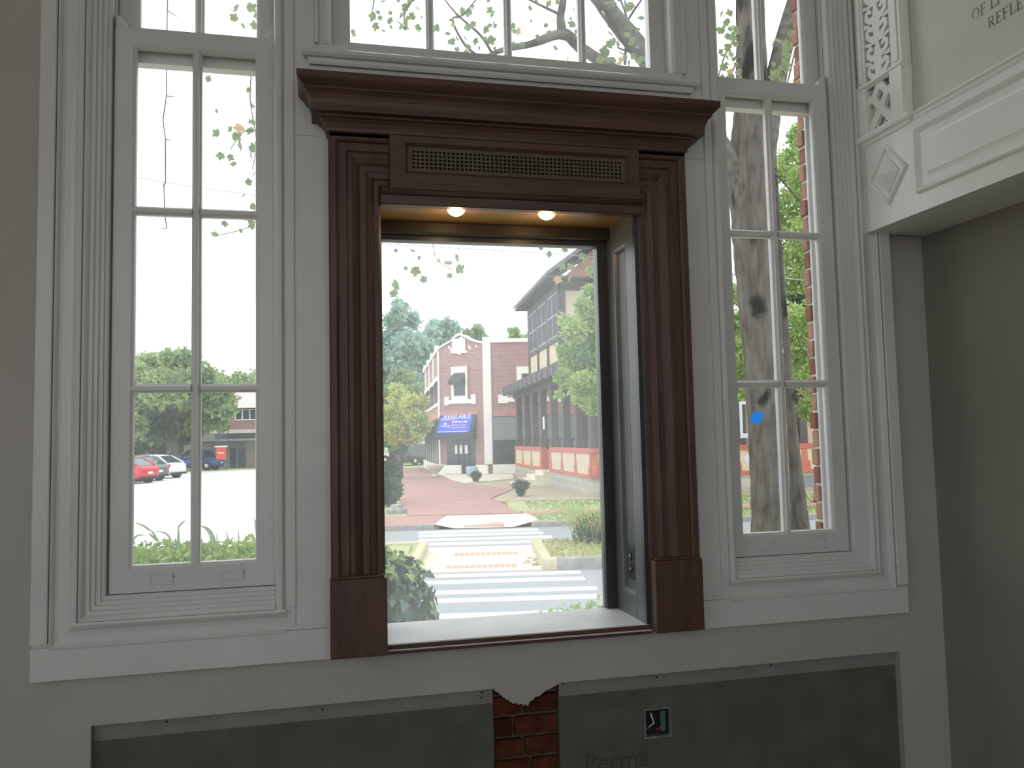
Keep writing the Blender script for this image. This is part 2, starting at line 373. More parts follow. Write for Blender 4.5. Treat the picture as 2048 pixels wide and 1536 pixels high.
def side_window(n, sx, gm):
    """double-hung sash, two panes wide; sx = -1 left, +1 right of the wooden surround"""
    w = tag(empty(f'window_{n}', (sx*.96, .05, 1.065)), kind='structure')
    ox, oy, oz = sx*.96, .05, 1.065
    L = (-ox, -oy, -oz)
    def bld(mb, name, mat, parent, **k):
        mb.v = [(x-ox, y-oy, z_-oz) for x, y, z_ in mb.v]; return mb.build(name, mat, parent, **k)
    # ribbed stop moulding all round (deeper on the outer side)
    ribs = [(0, .062), (0, .034), (.004, .031), (.010, .031), (.012, .024), (.022, .024), (.024, .016), (.034, .016), (.036, .008), (.046, .008), (.049, .001), (.054, -.006), (.060, -.006), (.062, .0), (.062, .010)]
    xo, xi = sx*1.19, sx*.73
    bld(MB().sweep([(xo, TOP), (xo, 1.065), (xi, 1.065)], ribs, XZ, side=-1 if sx < 0 else 1), 'stop_moulding', M['white'], w)
    thin = [(0, .062), (0, .006), (.004, -.008), (.012, -.012), (.020, -.011), (.025, -.006), (.028, 0), (.028, .01)]
    bld(MB().sweep([(xi, 1.003), (xi, TOP)], thin, XZ, side=-1 if sx < 0 else 1), 'inner_stop', M['white'], w)
    # outside frame beyond the sash
    f = MB()
    f.box(sx*(1.148 if sx > 0 else 1.175), sx*1.30, .128, .140, 1.02, TOP); f.box(sx*.745, sx*.66, .128, .140, 1.02, TOP); f.box(sx*.66, sx*1.30, .128, .20, .98, 1.10)
    f.box(sx*1.186, sx*1.27, .064, .128, 1.0, TOP); f.box(sx*.728, sx*.69, .064, .128, 1.0, TOP); f.box(sx*.69, sx*1.27, .064, .128, .99, 1.066)
    bld(f, 'outer_frame', M['white'], w, bevel=.003)
    cxm = sx*.957
    def sash(name, z0, z1, gz0, gz1, yf, bars, rail_hi):
        e = empty(name, (0, 0, 0), parent=w)
        st = MB().grid_wall([sx*.957-.2275, sx*.957+.2275], [z0, z1], yf, yf+.038, [(cxm-.178, cxm+.178, gz0, gz1)])
        # moulded glazing edge
        fr = bld(st, 'stiles_and_rails', M['white'], e, bevel=.0025)
        ov = [(0, yf+.001), (-.004, yf+.004), (-.008, yf+.006), (-.010, yf+.012), (-.010, yf+.02)]
        bld(MB().sweep([(cxm-.178, gz0), (cxm+.178, gz0), (cxm+.178, gz1), (cxm-.178, gz1)], ov, XZ, side=-1, closed=True), 'glazing_bead', M['white'], e)
        # muntins: rounded bars
        bar = lambda hw: [(-hw, yf+.030), (-hw, yf+.012), (-hw*.55, yf+.006), (-hw*.45, yf+.001), (hw*.45, yf+.001), (hw*.55, yf+.006), (hw, yf+.012), (hw, yf+.030)]
        bld(MB().sweep([(cxm, gz0), (cxm, gz1)], bar(.0135), XZ), 'muntin', M['white'], e)
        zs = [gz0]+list(bars)+[gz1]
        for zb in bars:
            for a, b_ in ((cxm-.178, cxm-.0135), (cxm+.0135, cxm+.178)):
                bld(MB().sweep([(a, zb), (b_, zb)], bar(.0125), XZ), 'muntin', M['white'], e)
        for a, b_ in zip(zs[:-1], zs[1:]):
            for x0, x1 in ((cxm-.178, cxm), (cxm, cxm+.178)):
                bld(MB().add([(x0, yf+.024, a), (x1, yf+.024, a), (x1, yf+.024, b_), (x0, yf+.024, b_)], [(0, 1, 2, 3)]), 'pane', gm, e, fixn=False)
        return e
    lo = sash('lower_sash', 1.067, 2.728, 1.134, 2.676, .046, (1.6496, 2.1767), None)
    up = sash('upper_sash', 2.640, TOP, 2.742, TOP-.06, .088, (3.18,), None)
    # horns of the sash beside the meeting rail
    for hx in (cxm-.2275, cxm+.1995):
        m = MB().prism([(hx, .047, 2.728), (hx+.028, .047, 2.728), (hx+.028, .047, 2.765 if hx > cxm else 2.745), (hx+.014, .047, 2.76), (hx, .047, 2.745 if hx > cxm else 2.765)], (0, .035, 0))
        bld(m, 'sash_horn', M['white'], lo, bevel=.003)
    # recessed sash lifts cut in the bottom rail
    lx = ((-1.048, -.855) if sx < 0 else (.863, 1.056))
    for x in lx:
        m = MB().sweep([(x-.026, 1.092), (x+.026, 1.092), (x+.026, 1.112), (x-.026, 1.112)], [(0, .047), (.001, .0435), (.004, .0425), (.007, .0435), (.008, .047)], XZ, side=-1, closed=True)
        bld(m, 'sash_lift', M['white'], lo)
        bld(MB().lathe([(.0028, 0), (.0028, -.001)], 8, (x+.034, .0457, 1.108), 'y'), 'screw_hole', M['black'], lo)
    return w
window_1 = side_window(1, -1, M['glass_left'])
window_2 = side_window(2, 1, M['glass_right'])
# brick jambs outside the side windows, each brick its own piece
for (jx, s_) in ((1.146, 1), (-1.19, -1)):
    k = 0; zz = 1.10
    while zz < 3.5:
        if True:
            d_ = (.0 if k % 2 else .006)+rnd.uniform(-.002, .002)
            if abs(jx) > 1:
                MB().box(jx-s_*d_, jx+s_*.11, .141, .176, zz, zz+.0575).build('brick', M['brick'] if k % 3 else M['brick2'], wall_front, bevel=.003)
        zz += .0655; k += 1
    if abs(jx) > 1: MB().box(jx+s_*.004, jx+s_*.10, .142, .172, 1.08, 3.5).build('mortar_joint', M['mortar'], wall_front)

# blue tape on the lowest left pane of the right window
tp = MB().prism([(.8385, .0685, 1.5145), (.849, .0685, 1.552), (.892, .0685, 1.555), (.880, .0685, 1.516)], (0, .0006, 0)).build('masking_tape', M['tape'])
tag(tp, 'small scrap of bright blue masking tape stuck on the glass of the right window', 'tape')

# ------------------------------------------------------------------ transom over the wooden surround
w3 = tag(empty('window_3', (0, .05, 2.69)), kind='structure')
def b3(mb, name, mat, parent=w3, **k):
    mb.v = [(x, y-.05, z_-2.69) for x, y, z_ in mb.v]; return mb.build(name, mat, parent, **k)
b3(MB().sweep([(-.625, .0), (-.625, -.012), (.628, -.012), (.628, .0)], [(0, 2.632), (.004, 2.640), (.006, 2.650), (.016, 2.652), (.022, 2.660), (.022, 2.670), (.016, 2.676), (0, 2.678), (-.01, 2.682)], lambda a, b_, h: (a, b_, h), side=-1), 'transom_sill', M['white'])
b3(MB().box(-.60, .603, -.010, .0, 2.675, 2.6995), 'sill_back', M['white'], bevel=.002)
for sx in (-1, 1):
    b3(MB().sweep([(sx*.56, 2.70), (sx*.56, TOP)], [(0, .062), (0, .010), (.004, -.004), (.012, -.012), (.022, -.012), (.026, -.006), (.034, -.006), (.040, -.016), (.050, -.016), (.052, .0)], XZ, side=1 if sx < 0 else -1), 'transom_casing', M['white'])
b3(MB().grid_wall([-.562, .562], [2.696, TOP], .045, .085, [(-.502, .508, 2.738, TOP-.06)]), 'transom_sash', M['white'], bevel=.0025)
for x in (-.2475, .012, .270):
    b3(MB().sweep([(x, 2.738), (x, TOP-.06)], [(-.0125, .078), (-.0125, .058), (-.007, .052), (-.006, .046), (.006, .046), (.007, .052), (.0125, .058), (.0125, .078)], XZ), 'muntin', M['white'])
b3(MB().sweep([(-.5, 3.2), (.5, 3.2)], [(-.0125, .078), (-.0125, .058), (-.006, .046), (.006, .046), (.0125, .058), (.0125, .078)], XZ), 'muntin', M['white'])
xs_ = [-.502, -.2475, .012, .270, .508]
for a, b_ in zip(xs_[:-1], xs_[1:]):
    for z0, z1 in ((2.738, 3.2), (3.2, TOP-.06)):
        b3(MB().add([(a, .07, z0), (b_, .07, z0), (b_, .07, z1), (a, .07, z1)], [(0, 1, 2, 3)]), 'pane', M['glass_left'], fixn=False)

# ------------------------------------------------------------------ dark wooden surround of the pass-through window
ws = tag(empty('window_surround', (0, 0, .862)), 'dark stained wooden surround with cornice and perforated grille framing the centre opening', 'window surround')
def bw_(mb, name, mat, parent=ws, **k):
    mb.v = [(x, y, z_-.862) for x, y, z_ in mb.v]; return mb.build(name, mat, parent, **k)
IX, IT = .418, 2.252
cas = [(0, .02), (0, -.026), (.006, -.032), (.020, -.032), (.026, -.037), (.040, -.040), (.044, -.034), (.062, -.034), (.070, -.040), (.086, -.046), (.098, -.046), (.102, -.052), (.126, -.052), (.128, -.060), (.134, -.064), (.150, -.064), (.154, -.060), (.154, .0)]
bw_(MB().sweep([(-IX, 1.085), (-IX, IT), (IX, IT), (IX, 1.085)], cas, XZ, side=1), 'architrave', M['wood'])
for sx in (-1, 1):
    bw_(MB().box(sx*(IX-.004), sx*.5755, -.072, .0, .866, 1.088), 'plinth_block', M['wood'], bevel=.004)
    bw_(MB().box(sx*(IX+.004), sx*.5715, -.066, .0, 1.088, 1.096), 'plinth_cap', M['wood'], bevel=.002)
# cornice with mitred returns
cor = [(0, 2.392), (0, 2.402), (.006, 2.405), (.008, 2.414), (.014, 2.428), (.022, 2.438), (.030, 2.441), (.030, 2.447), (.050, 2.449), (.050, 2.470), (.053, 2.482), (.059, 2.495), (.066, 2.503), (.070, 2.506), (.070, 2.512), (.078, 2.518), (.086, 2.526), (.089, 2.531), (.089, 2.549), (0, 2.551), (-.05, 2.551)]
bw_(MB().sweep([(-.570, .0), (-.570, -.064), (.570, -.064), (.570, .0)], cor, lambda a, b_, h: (a, b_, h), side=-1), 'cornice', M['woodh'])
bw_(MB().box(-.569, .569, -.063, .0, 2.402, 2.545), 'cornice_core', M['woodh'])
# head board with the grille
bw_(MB().grid_wall([-.392, .402], [2.236, 2.398], -.082, -.058, [(-.346, .367, 2.284, 2.378)]), 'grille_frame', M['woodh'], bevel=.003)
bw_(MB().sweep([(-.346, 2.284), (.367, 2.284), (.367, 2.378), (-.346, 2.378)], [(0, -.080), (-.004, -.076), (-.008, -.072), (-.008, -.066)], XZ, side=-1, closed=True), 'grille_bead', M['woodh'])
g = MB(); NX, NZ = 52, 7; gx0, gx1, gz0, gz1 = -.340, .361, 2.289, 2.373
px_, pz_ = (gx1-gx0)/NX, (gz1-gz0)/NZ
for i in range(NX):
    for j in range(NZ):
        a, b_ = gx0+i*px_, gz0+j*pz_; m = .0029 if 1 <= j <= NZ-2 and 1 <= i <= NX-2 else .006
        q = [(a, b_), (a+px_, b_), (a+px_, b_+pz_), (a, b_+pz_)]; r_ = [(a+m, b_+m), (a+px_-m, b_+m), (a+px_-m, b_+pz_-m), (a+m, b_+pz_-m)]
        V = [(x, -.070, z_) for x, z_ in q+r_] + [(x, -.066, z_) for x, z_ in r_]
        g.add(V, [(k, (k+1) % 4, 4+(k+1) % 4, 4+k) for k in range(4)] + [(4+k, 4+(k+1) % 4, 8+(k+1) % 4, 8+k) for k in range(4)])
M['grille'] = noisy('browned_brass_grille', (.085, .062, .036), (.12, .085, .05), 9, .5, .4)
bw_(g, 'perforated_grille', M['grille'], fixn=False)
M['duct'] = noisy('dusty_duct', (.012, .010, .008), (.07, .05, .03), 7, .9, .1)
bw_(MB().box(-.36, .38, -.0535, -.050, 2.27, 2.39), 'duct_back', M['duct'])
# head moulding below the grille
bw_(MB().sweep([(-.417, 2.242), (.417, 2.242)], [(0, -.02), (0, -.072), (-.005, -.076), (-.010, -.074), (-.016, -.060), (-.018, -.052), (-.043, -.050), (-.046, -.046), (-.046, -.02)], lambda a, b_, h: (a, h, b_), side=1), 'head_moulding', M['woodh'])
# deep lining of the opening: soffit, side linings, sill
bw_(MB().box(-.44, .44, -.025, .262, 2.218, 2.245), 'soffit', M['soffitwood'])
bw_(MB().box(-.44, .44, .205, .262, 2.176, 2.2185), 'soffit_moulding', principled('dark_umber_paint', (.030, .022, .020), .45, .4), bevel=.006)
bw_(MB().box(-.455, -.428, -.02, .285, .872, 2.235), 'side_lining', M['greypaint'])
rl = bw_(MB().box(.412, .455, -.02, .285, .872, 2.235), 'side_lining', M['greypaint'], label='grey painted lining with a sunk panel')
bx_ = MB()                                          # stiles and rails of the sunk panel on the right lining
YZr = [(.402, .02), (.402, .285)]
for (y0, y1, z0, z1) in ((-.005, .062, .885, 2.218), (.175, .262, .885, 2.218), (.062, .175, .885, .962), (.062, .175, 2.125, 2.218)):
    bx_.box(.400, .4125, y0, y1, z0, z1)
bw_(bx_, 'panel_frame', M['greypaint'], bevel=.0015)
bw_(MB().sweep([(.062, .962), (.175, .962), (.175, 2.125), (.062, 2.125)], [(0, .400), (-.005, .401), (-.012, .408), (-.014, .412)], lambda a, b_, h: (h, a, b_), side=-1, closed=True), 'panel_moulding', M['greypaint'])
# narrow stops in front of the linings (dark, then pale caulk line)
for sx, x in ((1, .400), (-1, -.428)):
    bw_(MB().box(x-.0*sx, x+sx*.013, -.024, -.0055, .887, 2.218), 'stop_bead', M['darkgrey'])
    bw_(MB().box(x+sx*.013, x+sx*.019, -.028, -.006, .875, 2.218), 'caulk_line', M['greypaint'])
bw_(MB().box(-.430, .412, -.020, .262, .868, .885), 'sill_board', M['sill'], bevel=.003)
M['redwood'] = noisy('red_stained_wood', (.075, .026, .020), (.11, .04, .03), 6, .5, .4, stretch=(1, 6, 6))
bw_(MB().box(-.418, .418, -.030, -.0205, .872, .884), 'sill_nosing', M['redwood'], bevel=.002)
bw_(MB().box(-.418, .418, -.033, -.0, .8675, .8715), 'caulk_strip', M['white'])
bw_(MB().box(-.418, .418, -.030, .0, .857, .8675), 'sill_bead', M['redwood'], bevel=.003)
# metal glazing frame and the single plate of glass
gf = MB().grid_wall([-.428, .412], [.872, 2.218], .240, .285, [(-.399, .362, .876, 2.160)])
bw_(gf, 'glazing_frame', M['darkgrey'], bevel=.003)
bw_(MB().add([(-.40, .263, .88), (.365, .263, .88), (.365, .263, 2.165), (-.40, .263, 2.165)], [(0, 1, 2, 3)]), 'glass_plate', M['glass_hazy'], fixn=False)
# outer box that carries the glazing in front of the brickwork
ob = MB(); ob.box(-.50, -.455, .16, .30, .83, 2.29); ob.box(.455, .50, .16, .30, .83, 2.29); ob.box(-.455, .455, .16, .30, 2.245, 2.29); ob.box(-.455, .455, .16, .32, .83, .866)
bw_(ob, 'outer_box', M['darkgrey'], bevel=.004)

# two little round lamps under the soffit
for (x, lab) in ((-.177, 'left of the two small glowing round lamps under the window soffit'), (.121, 'right of the two small glowing round lamps under the window soffit')):
    e = tag(empty('soffit_lamp', (x, .028, 2.218)), lab, 'lamp', 'soffit lamps in the centre opening')
    MB().lathe([(.036, 0), (.037, -.004), (.033, -.007), (.030, -.007)], 24).build('lamp_rim', M['greypaint'], e, smooth=True)
    pr = [(.029*math.cos(t), -.005-.024*math.sin(t)) for t in [math.pi/2*k/7 for k in range(7)]]+[(.002, -.029)]
    MB().lathe(pr, 24).build('lamp_lens', BULB, e, smooth=True)
    ld = bpy.data.lights.new('lamp_glow', 'POINT'); ld.energy = .55; ld.color = (1, .66, .30); ld.shadow_soft_size = .02
    lo_ = bpy.data.objects.new('lamp_glow', ld); C.objects.link(lo_); lo_.location = (0, 0, -.05); lo_.parent = e

# outlet on the right lining
oe = tag(empty('wall_outlet', (.4125, .118, 1.06)), 'black two-gang outlet on the grey lining at the right of the opening', 'outlet')
MB().box(-.007, 0, -.036, .036, -.057, .057).build('cover_plate', M['black'], oe, bevel=.003)
for s_ in (-1, 1):
    so = MB().lathe([(.016, -.0072), (.016, -.0095), (.013, -.0098)], 16, (0, 0, s_*.021), 'x').build('socket', principled('black_socket', (.02, .02, .021), .3), oe)
    MB().lathe([(.0042, -.0099), (.0040, -.0115), (.002, -.0122)], 10, (0, -.004, s_*.021), 'x').build('contact', M['steel'], so, smooth=True)
MB().lathe([(.003, -.0072), (.003, -.0085)], 10, (0, 0, 0), 'x').build('screw', M['steel'], oe)

# open junction box in the right-hand backer board
je = tag(empty('junction_box', (.451, .045, .557)), 'open metal junction box with wires sunk in the lower right board', 'junction box')
M['jmetal'] = noisy('galvanised_box', (.20, .24, .23), (.32, .36, .35), 20, .4, .5, metal=.6)
jb = MB().grid_wall([-.047, .047], [-.047, .047], -.006, .026, [(-.041, .041, -.041, .041)])
jb.box(-.041, .041, .022, .026, -.041, .041)
jb.build('box_shell', M['jmetal'], je)
MB().box(-.040, .040, .014, .0215, -.040, .040).build('box_shade_plate', M['black'], je)  # black plate paints the shade inside the open box
MB().box(.012, .030, -.001, .008, -.03, .034).build('switch_yoke', principled('green_plate', (.06, .14, .12), .5), je, bevel=.002)
MB().tube([(-.03, .012, -.02), (-.012, -.002, .0), (-.02, .002, .03)], .003, 6).build('wire', principled('white_wire', (.6, .6, .58), .5), je, smooth=True)
MB().tube([(.0, .012, -.03), (.012, -.004, -.012), (.022, .004, -.026)], .003, 6).build('wire', principled('red_wire', (.45, .08, .05), .5), je, smooth=True)

def text_mesh(txt, size, depth=.0):
    cu = bpy.data.curves.new('lettering', 'FONT'); cu.body = txt; cu.size = size; cu.extrude = depth
    o = bpy.data.objects.new('lettering', cu); C.objects.link(o)
    dg = bpy.context.evaluated_depsgraph_get(); me = bpy.data.meshes.new_from_object(o.evaluated_get(dg)); bpy.data.objects.remove(o); return me
# faint print on the board
me = text_mesh('Perma', .085); me.materials.append(principled('faded_print', (.078, .08, .066), .9, .1))
o = bpy.data.objects.new('board_print', me); C.objects.link(o); o.rotation_euler = (math.pi/2, 0, 0); o.location = (.20, .0445, .425); o.parent = wall_front

# ------------------------------------------------------------------ white overmantel on the right wall
om = tag(empty('overmantel', (1.28, -.9, 2.176)), 'white overmantel with carved fretwork, diamond boss and lettered canvas on the right wall', 'overmantel')
FX = 1.28
def bo(mb, name, mat=None, parent=om, **k):
    mb.v = [(x-1.28, y+.9, z_-2.176) for x, y, z_ in mb.v]; return mb.build(name, mat or M['mant'], parent, **k)
M['mant'] = noisy('ivory_gloss_paint', (.80, .80, .76), (.84, .84, .80), 5, .35, .45)
YE = -2.3
bo(MB().box(FX, 1.524, YE, .0, 2.176, 2.50), 'frieze_board', bevel=.002)
bo(MB().box(FX+.035, 1.524, YE, .0, 2.50, 4.2), 'upper_board')
bo(MB().box(FX-.002, FX+.001, YE, -.0, 2.176, 2.221), 'lower_rail')
YZ = lambda a, b_, h: (h, a, b_)
# raised-and-fielded panel
pn = [(0, FX), (.0, FX-.008), (-.006, FX-.012), (-.012, FX-.008), (-.020, FX-.001), (-.026, FX+.004), (-.030, FX+.004), (-.052, FX-.004), (-.054, FX-.006)]
bo(MB().sweep([(-.268, 2.238), (-1.75, 2.238), (-1.75, 2.452), (-.268, 2.452)], pn, YZ, side=1, closed=True), 'panel_moulding')
bo(MB().box(FX-.006, FX, -.322, -1.696, 2.292, 2.398), 'panel_field')
# diamond boss
dc = (-.132, 2.345); da, db = .095, .105
dia = [(dc[0]-da, dc[1]), (dc[0], dc[1]-db), (dc[0]+da, dc[1]), (dc[0], dc[1]+db)]
bo(MB().sweep(dia, [(0, FX), (0, FX-.006), (-.005, FX-.010), (-.010, FX-.008), (-.014, FX-.001), (-.026, FX+.0), (-.027, FX+.0)], YZ, side=-1, closed=True), 'diamond_moulding')
k_ = .62
bo(MB().add([(FX-.001, dc[0]+sx*da*k_, dc[1]) for sx in (-1, 1)]+[(FX-.001, dc[0], dc[1]+sz*db*k_) for sz in (-1, 1)]+[(FX-.030, dc[0], dc[1])], [(0, 2, 4), (2, 1, 4), (1, 3, 4), (3, 0, 4), (0, 3, 1, 2)]), 'diamond_boss')
# ledge over the frieze: strong under the pilaster, slim beyond it
led = [(0, 2.476), (.006, 2.480), (.010, 2.488), (.022, 2.494), (.026, 2.502), (.026, 2.510), (.016, 2.516), (-.02, 2.518)]
bo(MB().sweep([(FX+.02, .004), (FX, .004), (FX, -.246), (FX+.02, -.246)], led, lambda a, b_, h: (a, b_, h), side=-1), 'pilaster_ledge')
bo(MB().sweep([(FX, -.272), (FX, YE)], [(0, 2.478), (.004, 2.484), (.006, 2.492), (.012, 2.498), (.012, 2.504), (0, 2.508), (-.034, 2.512), (-.034, 2.478)], lambda a, b_, h: (a, b_, h), side=-1), 'canvas_ledge')
# pilaster box: stiles, lower block with cross moulding
ZB = 2.684                                           # height of the little cross moulding
for (y0, y1) in ((-.002, -.056), (-.180, -.240)):
    bo(MB().box(FX-.014, FX+.036, y0, y1, 2.518, ZB), 'pilaster_stile', bevel=.002)
    bo(MB().box(FX-.006, FX+.036, y0-.004, y1+.004, ZB, 4.2), 'pilaster_stile', bevel=.002)
    bo(MB().box(FX-.010, FX-.006, (y0+y1)/2-.012, (y0+y1)/2+.012, ZB+.02, 4.2), 'stile_bead', bevel=.002)
bo(MB().box(FX+.018, FX+.0355, -.056, -.180, 2.518, 4.2), 'pilaster_back')
bo(MB().sweep([(FX-.004, .002), (FX-.004, -.244)], [(0, 2.672), (.008, 2.678), (.014, 2.684), (.014, 2.690), (0, 2.694)], lambda a, b_, h: (a, b_, h), side=-1), 'cross_moulding')
def fret(chains, y0, y1, z0, z1, cell=.002, xf=FX-.004, xb=FX+.012):
    """pierced plate: the union of thick strokes (lists of (y, z, width)), edges pulled onto the stroke outline"""
    ny, nz_ = int(round((y1-y0)/cell)), int(round((z1-z0)/cell))
    Y, Z = np.meshgrid(np.linspace(y0, y1, ny+1), np.linspace(z0, z1, nz_+1), indexing='ij')
    def field(Yv, Zv):
        f = np.full(Yv.shape, 1.0)
        for ch in chains:
            for (a0, b0, w0), (a1, b1, w1) in zip(ch[:-1], ch[1:]):
                if max(b0, b1) < z0-.05 or min(b0, b1) > z1+.05: continue
                dy, dz = a1-a0, b1-b0; L2 = dy*dy+dz*dz+1e-12
                t = np.clip(((Yv-a0)*dy+(Zv-b0)*dz)/L2, 0, 1)
                f = np.minimum(f, np.hypot(Yv-a0-t*dy, Zv-b0-t*dz)-(w0+(w1-w0)*t)/2)
        return f
    F = field(Y, Z); gy, gz = np.gradient(F, cell); g2 = np.hypot(gy, gz)+1e-6
    sol = field((Y[:-1, :-1]+cell/2), (Z[:-1, :-1]+cell/2)) < 0
    near = (np.abs(F) < cell*.75)
    Y2 = np.where(near, Y-F*gy/g2, Y); Z2 = np.where(near, Z-F*gz/g2, Z)
    Y2 = np.clip(Y2, y0, y1); Z2 = np.clip(Z2, z0, z1)
    mb = MB(); n = (ny+1)*(nz_+1)
    mb.v = [(xf, float(a), float(b_)) for a, b_ in zip(Y2.ravel(), Z2.ravel())]+[(xb, float(a), float(b_)) for a, b_ in zip(Y2.ravel(), Z2.ravel())]
    I = lambda i, j: i*(nz_+1)+j
    for i in range(ny):
        for j in range(nz_):
            if not sol[i, j]: continue
            q = (I(i, j), I(i+1, j), I(i+1, j+1), I(i, j+1)); mb.f.append(q)
            for (di, dj, e0, e1) in ((-1, 0, 3, 0), (1, 0, 1, 2), (0, -1, 0, 1), (0, 1, 2, 3)):
                ii, jj = i+di, j+dj
                if ii < 0 or jj < 0 or ii >= ny or jj >= nz_ or not sol[ii, jj]: mb.f.append((q[e1], q[e0], q[e0]+n, q[e1]+n))
    used = sorted({k for f in mb.f for k in f}); rm = {k: i for i, k in enumerate(used)}
    mb.v = [mb.v[k] for k in used]; mb.f = [tuple(rm[k] for k in f) for f in mb.f]
    return mb
yc = -.118; hw, z0, z1 = .062, 2.518, 2.674; zm = (z0+z1)/2
ch = []
for s_ in (-1, 1):                                   # lower fret: a bold saltire with a small diamond at its head
    ch.append([(yc+s_*hw, z0, .034), (yc, zm-.012, .026), (yc-s_*.034, zm+.034, .024)])
    ch.append([(yc+s_*.034, zm+.034, .024), (yc, z1, .026)])
    ch.append([(yc+s_*.034, zm+.034, .022), (yc+s_*hw, zm+.036, .034)])
    ch.append([(yc+s_*.014, z0, .010), (yc+s_*.022, z0+.012, .004)])
ch.append([(yc, z1, .034), (yc, z1-.012, .020)])
bo(fret(ch, yc-hw, yc+hw, z0, z1), 'lower_fret', fixn=False)
ch = []; zz = ZB+.010                                # upper fret: stacked pairs of broad leaf scrolls round a stem
while zz < 3.36:
    ch.append([(yc, zz-.01, .020), (yc, zz+.030, .034), (yc, zz+.062, .014), (yc, zz+.092, .032), (yc, zz+.128, .014)])
    for s_ in (-1, 1):
        ch.append([(yc+s_*.008, zz+.008, .020), (yc+s_*.030, zz+.012, .020), (yc+s_*.047, zz+.028, .017), (yc+s_*.047, zz+.046, .015), (yc+s_*.034, zz+.053, .014), (yc+s_*.026, zz+.044, .014)])
        ch.append([(yc+s_*.006, zz+.070, .018), (yc+s_*.028, zz+.076, .020), (yc+s_*.048, zz+.092, .017), (yc+s_*.048, zz+.109, .015), (yc+s_*.036, zz+.117, .014), (yc+s_*.027, zz+.108, .014)])
        ch.append([(yc+s_*.004, zz-.002, .014), (yc+s_*.032, zz-.006, .010), (yc+s_*.062, zz+.002, .012)])
        ch.append([(yc+s_*.040, zz+.064, .010), (yc+s_*.062, zz+.068, .016)])
        ch.append([(yc+s_*.018, zz+.040, .010), (yc+s_*.014, zz+.062, .012), (yc+s_*.020, zz+.086, .010)])
    zz += .134
bo(fret(ch, yc-hw, yc+hw, ZB+.006, 3.36), 'upper_fret', fixn=False)
# the lettered canvas with a few slack creases
cv = MB(); ny, nz_ = 46, 40
def crease(y, z_):
    d = 0
    for (a, s0, w) in ((2.540, .30, .010), (2.560, .34, .010), (2.585, .42, .012), (2.615, .52, .012)):
        zl = a+(-y-.245)*s0; t = max(0, 1-abs(-y-.245)/.42); d += .006*t*math.exp(-((z_-zl)/w)**2)
    return d
V = [(FX+.034-.004-crease(-.242-(1.9)*(i/ny)**1.6, 2.512+1.65*(j/nz_)**1.7), -.242-1.9*(i/ny)**1.6, 2.512+1.65*(j/nz_)**1.7) for i in range(ny+1) for j in range(nz_+1)]
cv.add(V, [(i*(nz_+1)+j, (i+1)*(nz_+1)+j, (i+1)*(nz_+1)+j+1, i*(nz_+1)+j+1) for i in range(ny) for j in range(nz_)])
cvo = bo(cv, 'canvas', M['canvas'], smooth=True, fixn=False)
# serif capitals on the canvas, built stroke by stroke (unit height 1)
GL = {
 'O': ('ring',), 'F': ([((.18, 0), (.18, 1), .13), ((.05, .02), (.32, .02), .045), ((.05, .98), (.62, .98), .05), ((.18, .52), (.48, .52), .05), ((.60, .98), (.60, .78), .05), ((.47, .42), (.47, .62), .05)], .66),
 'L': ([((.18, 0), (.18, 1), .13), ((.05, .98), (.32, .98), .045), ((.05, .02), (.62, .02), .05), ((.61, .02), (.61, .24), .05)], .66),
 'I': ([((.18, 0), (.18, 1), .13), ((.05, .98), (.32, .98), .045), ((.05, .02), (.32, .02), .045)], .38),
 'E': ([((.18, 0), (.18, 1), .13), ((.05, .98), (.60, .98), .05), ((.05, .02), (.62, .02), .05), ((.18, .52), (.48, .52), .05), ((.59, .98), (.59, .80), .05), ((.61, .02), (.61, .22), .05), ((.47, .42), (.47, .62), .05)], .68),
 'R': ([((.18, 0), (.18, 1), .13), ((.05, .02), (.32, .02), .045), ((.05, .98), (.42, .98), .05), ((.18, .50), (.42, .50), .05), ((.42, .98), (.56, .90), .08), ((.56, .90), (.60, .75), .12), ((.60, .75), (.55, .58), .11), ((.55, .58), (.42, .50), .07), ((.38, .50), (.68, .04), .12), ((.62, .02), (.80, .02), .045)], .76)}
def letters(txt, y, z_, h):
    mb = MB(); px = 0
    xf = FX+.0285
    for ch in txt:
        if ch == ' ': px += .38; continue
        if ch == 'O':
            n = 20; V = []; 
            for k in range(n):
                t = 2*math.pi*k/n; V += [(xf, y-(px+.42+.40*math.cos(t))*h, z_+(.5+.52*math.sin(t))*h), (xf, y-(px+.42+.29*math.cos(t))*h, z_+(.5+.47*math.sin(t))*h)]
            mb.add(V, [(2*k, 2*k+1, (2*k+3) % (2*n), (2*k+2) % (2*n)) for k in range(n)]); px += .92; continue
        st, adv = GL[ch]
        for (a, b_, w) in st:
            a, b_ = np.array(a), np.array(b_); t = (b_-a)/np.linalg.norm(b_-a); nn = np.array((-t[1], t[0]))*w/2
            mb.add([(xf, y-(px+q[0])*h, z_+q[1]*h) for q in (a+nn, a-nn, b_-nn, b_+nn)], [(0, 1, 2, 3)])
        px += adv+.06
    return mb
bo(letters('OF LI', -.498, 2.694, .033), 'canvas_lettering', M['ink'], fixn=False)
bo(letters('REFLE', -.553, 2.641, .033), 'canvas_lettering', M['ink'], fixn=False)
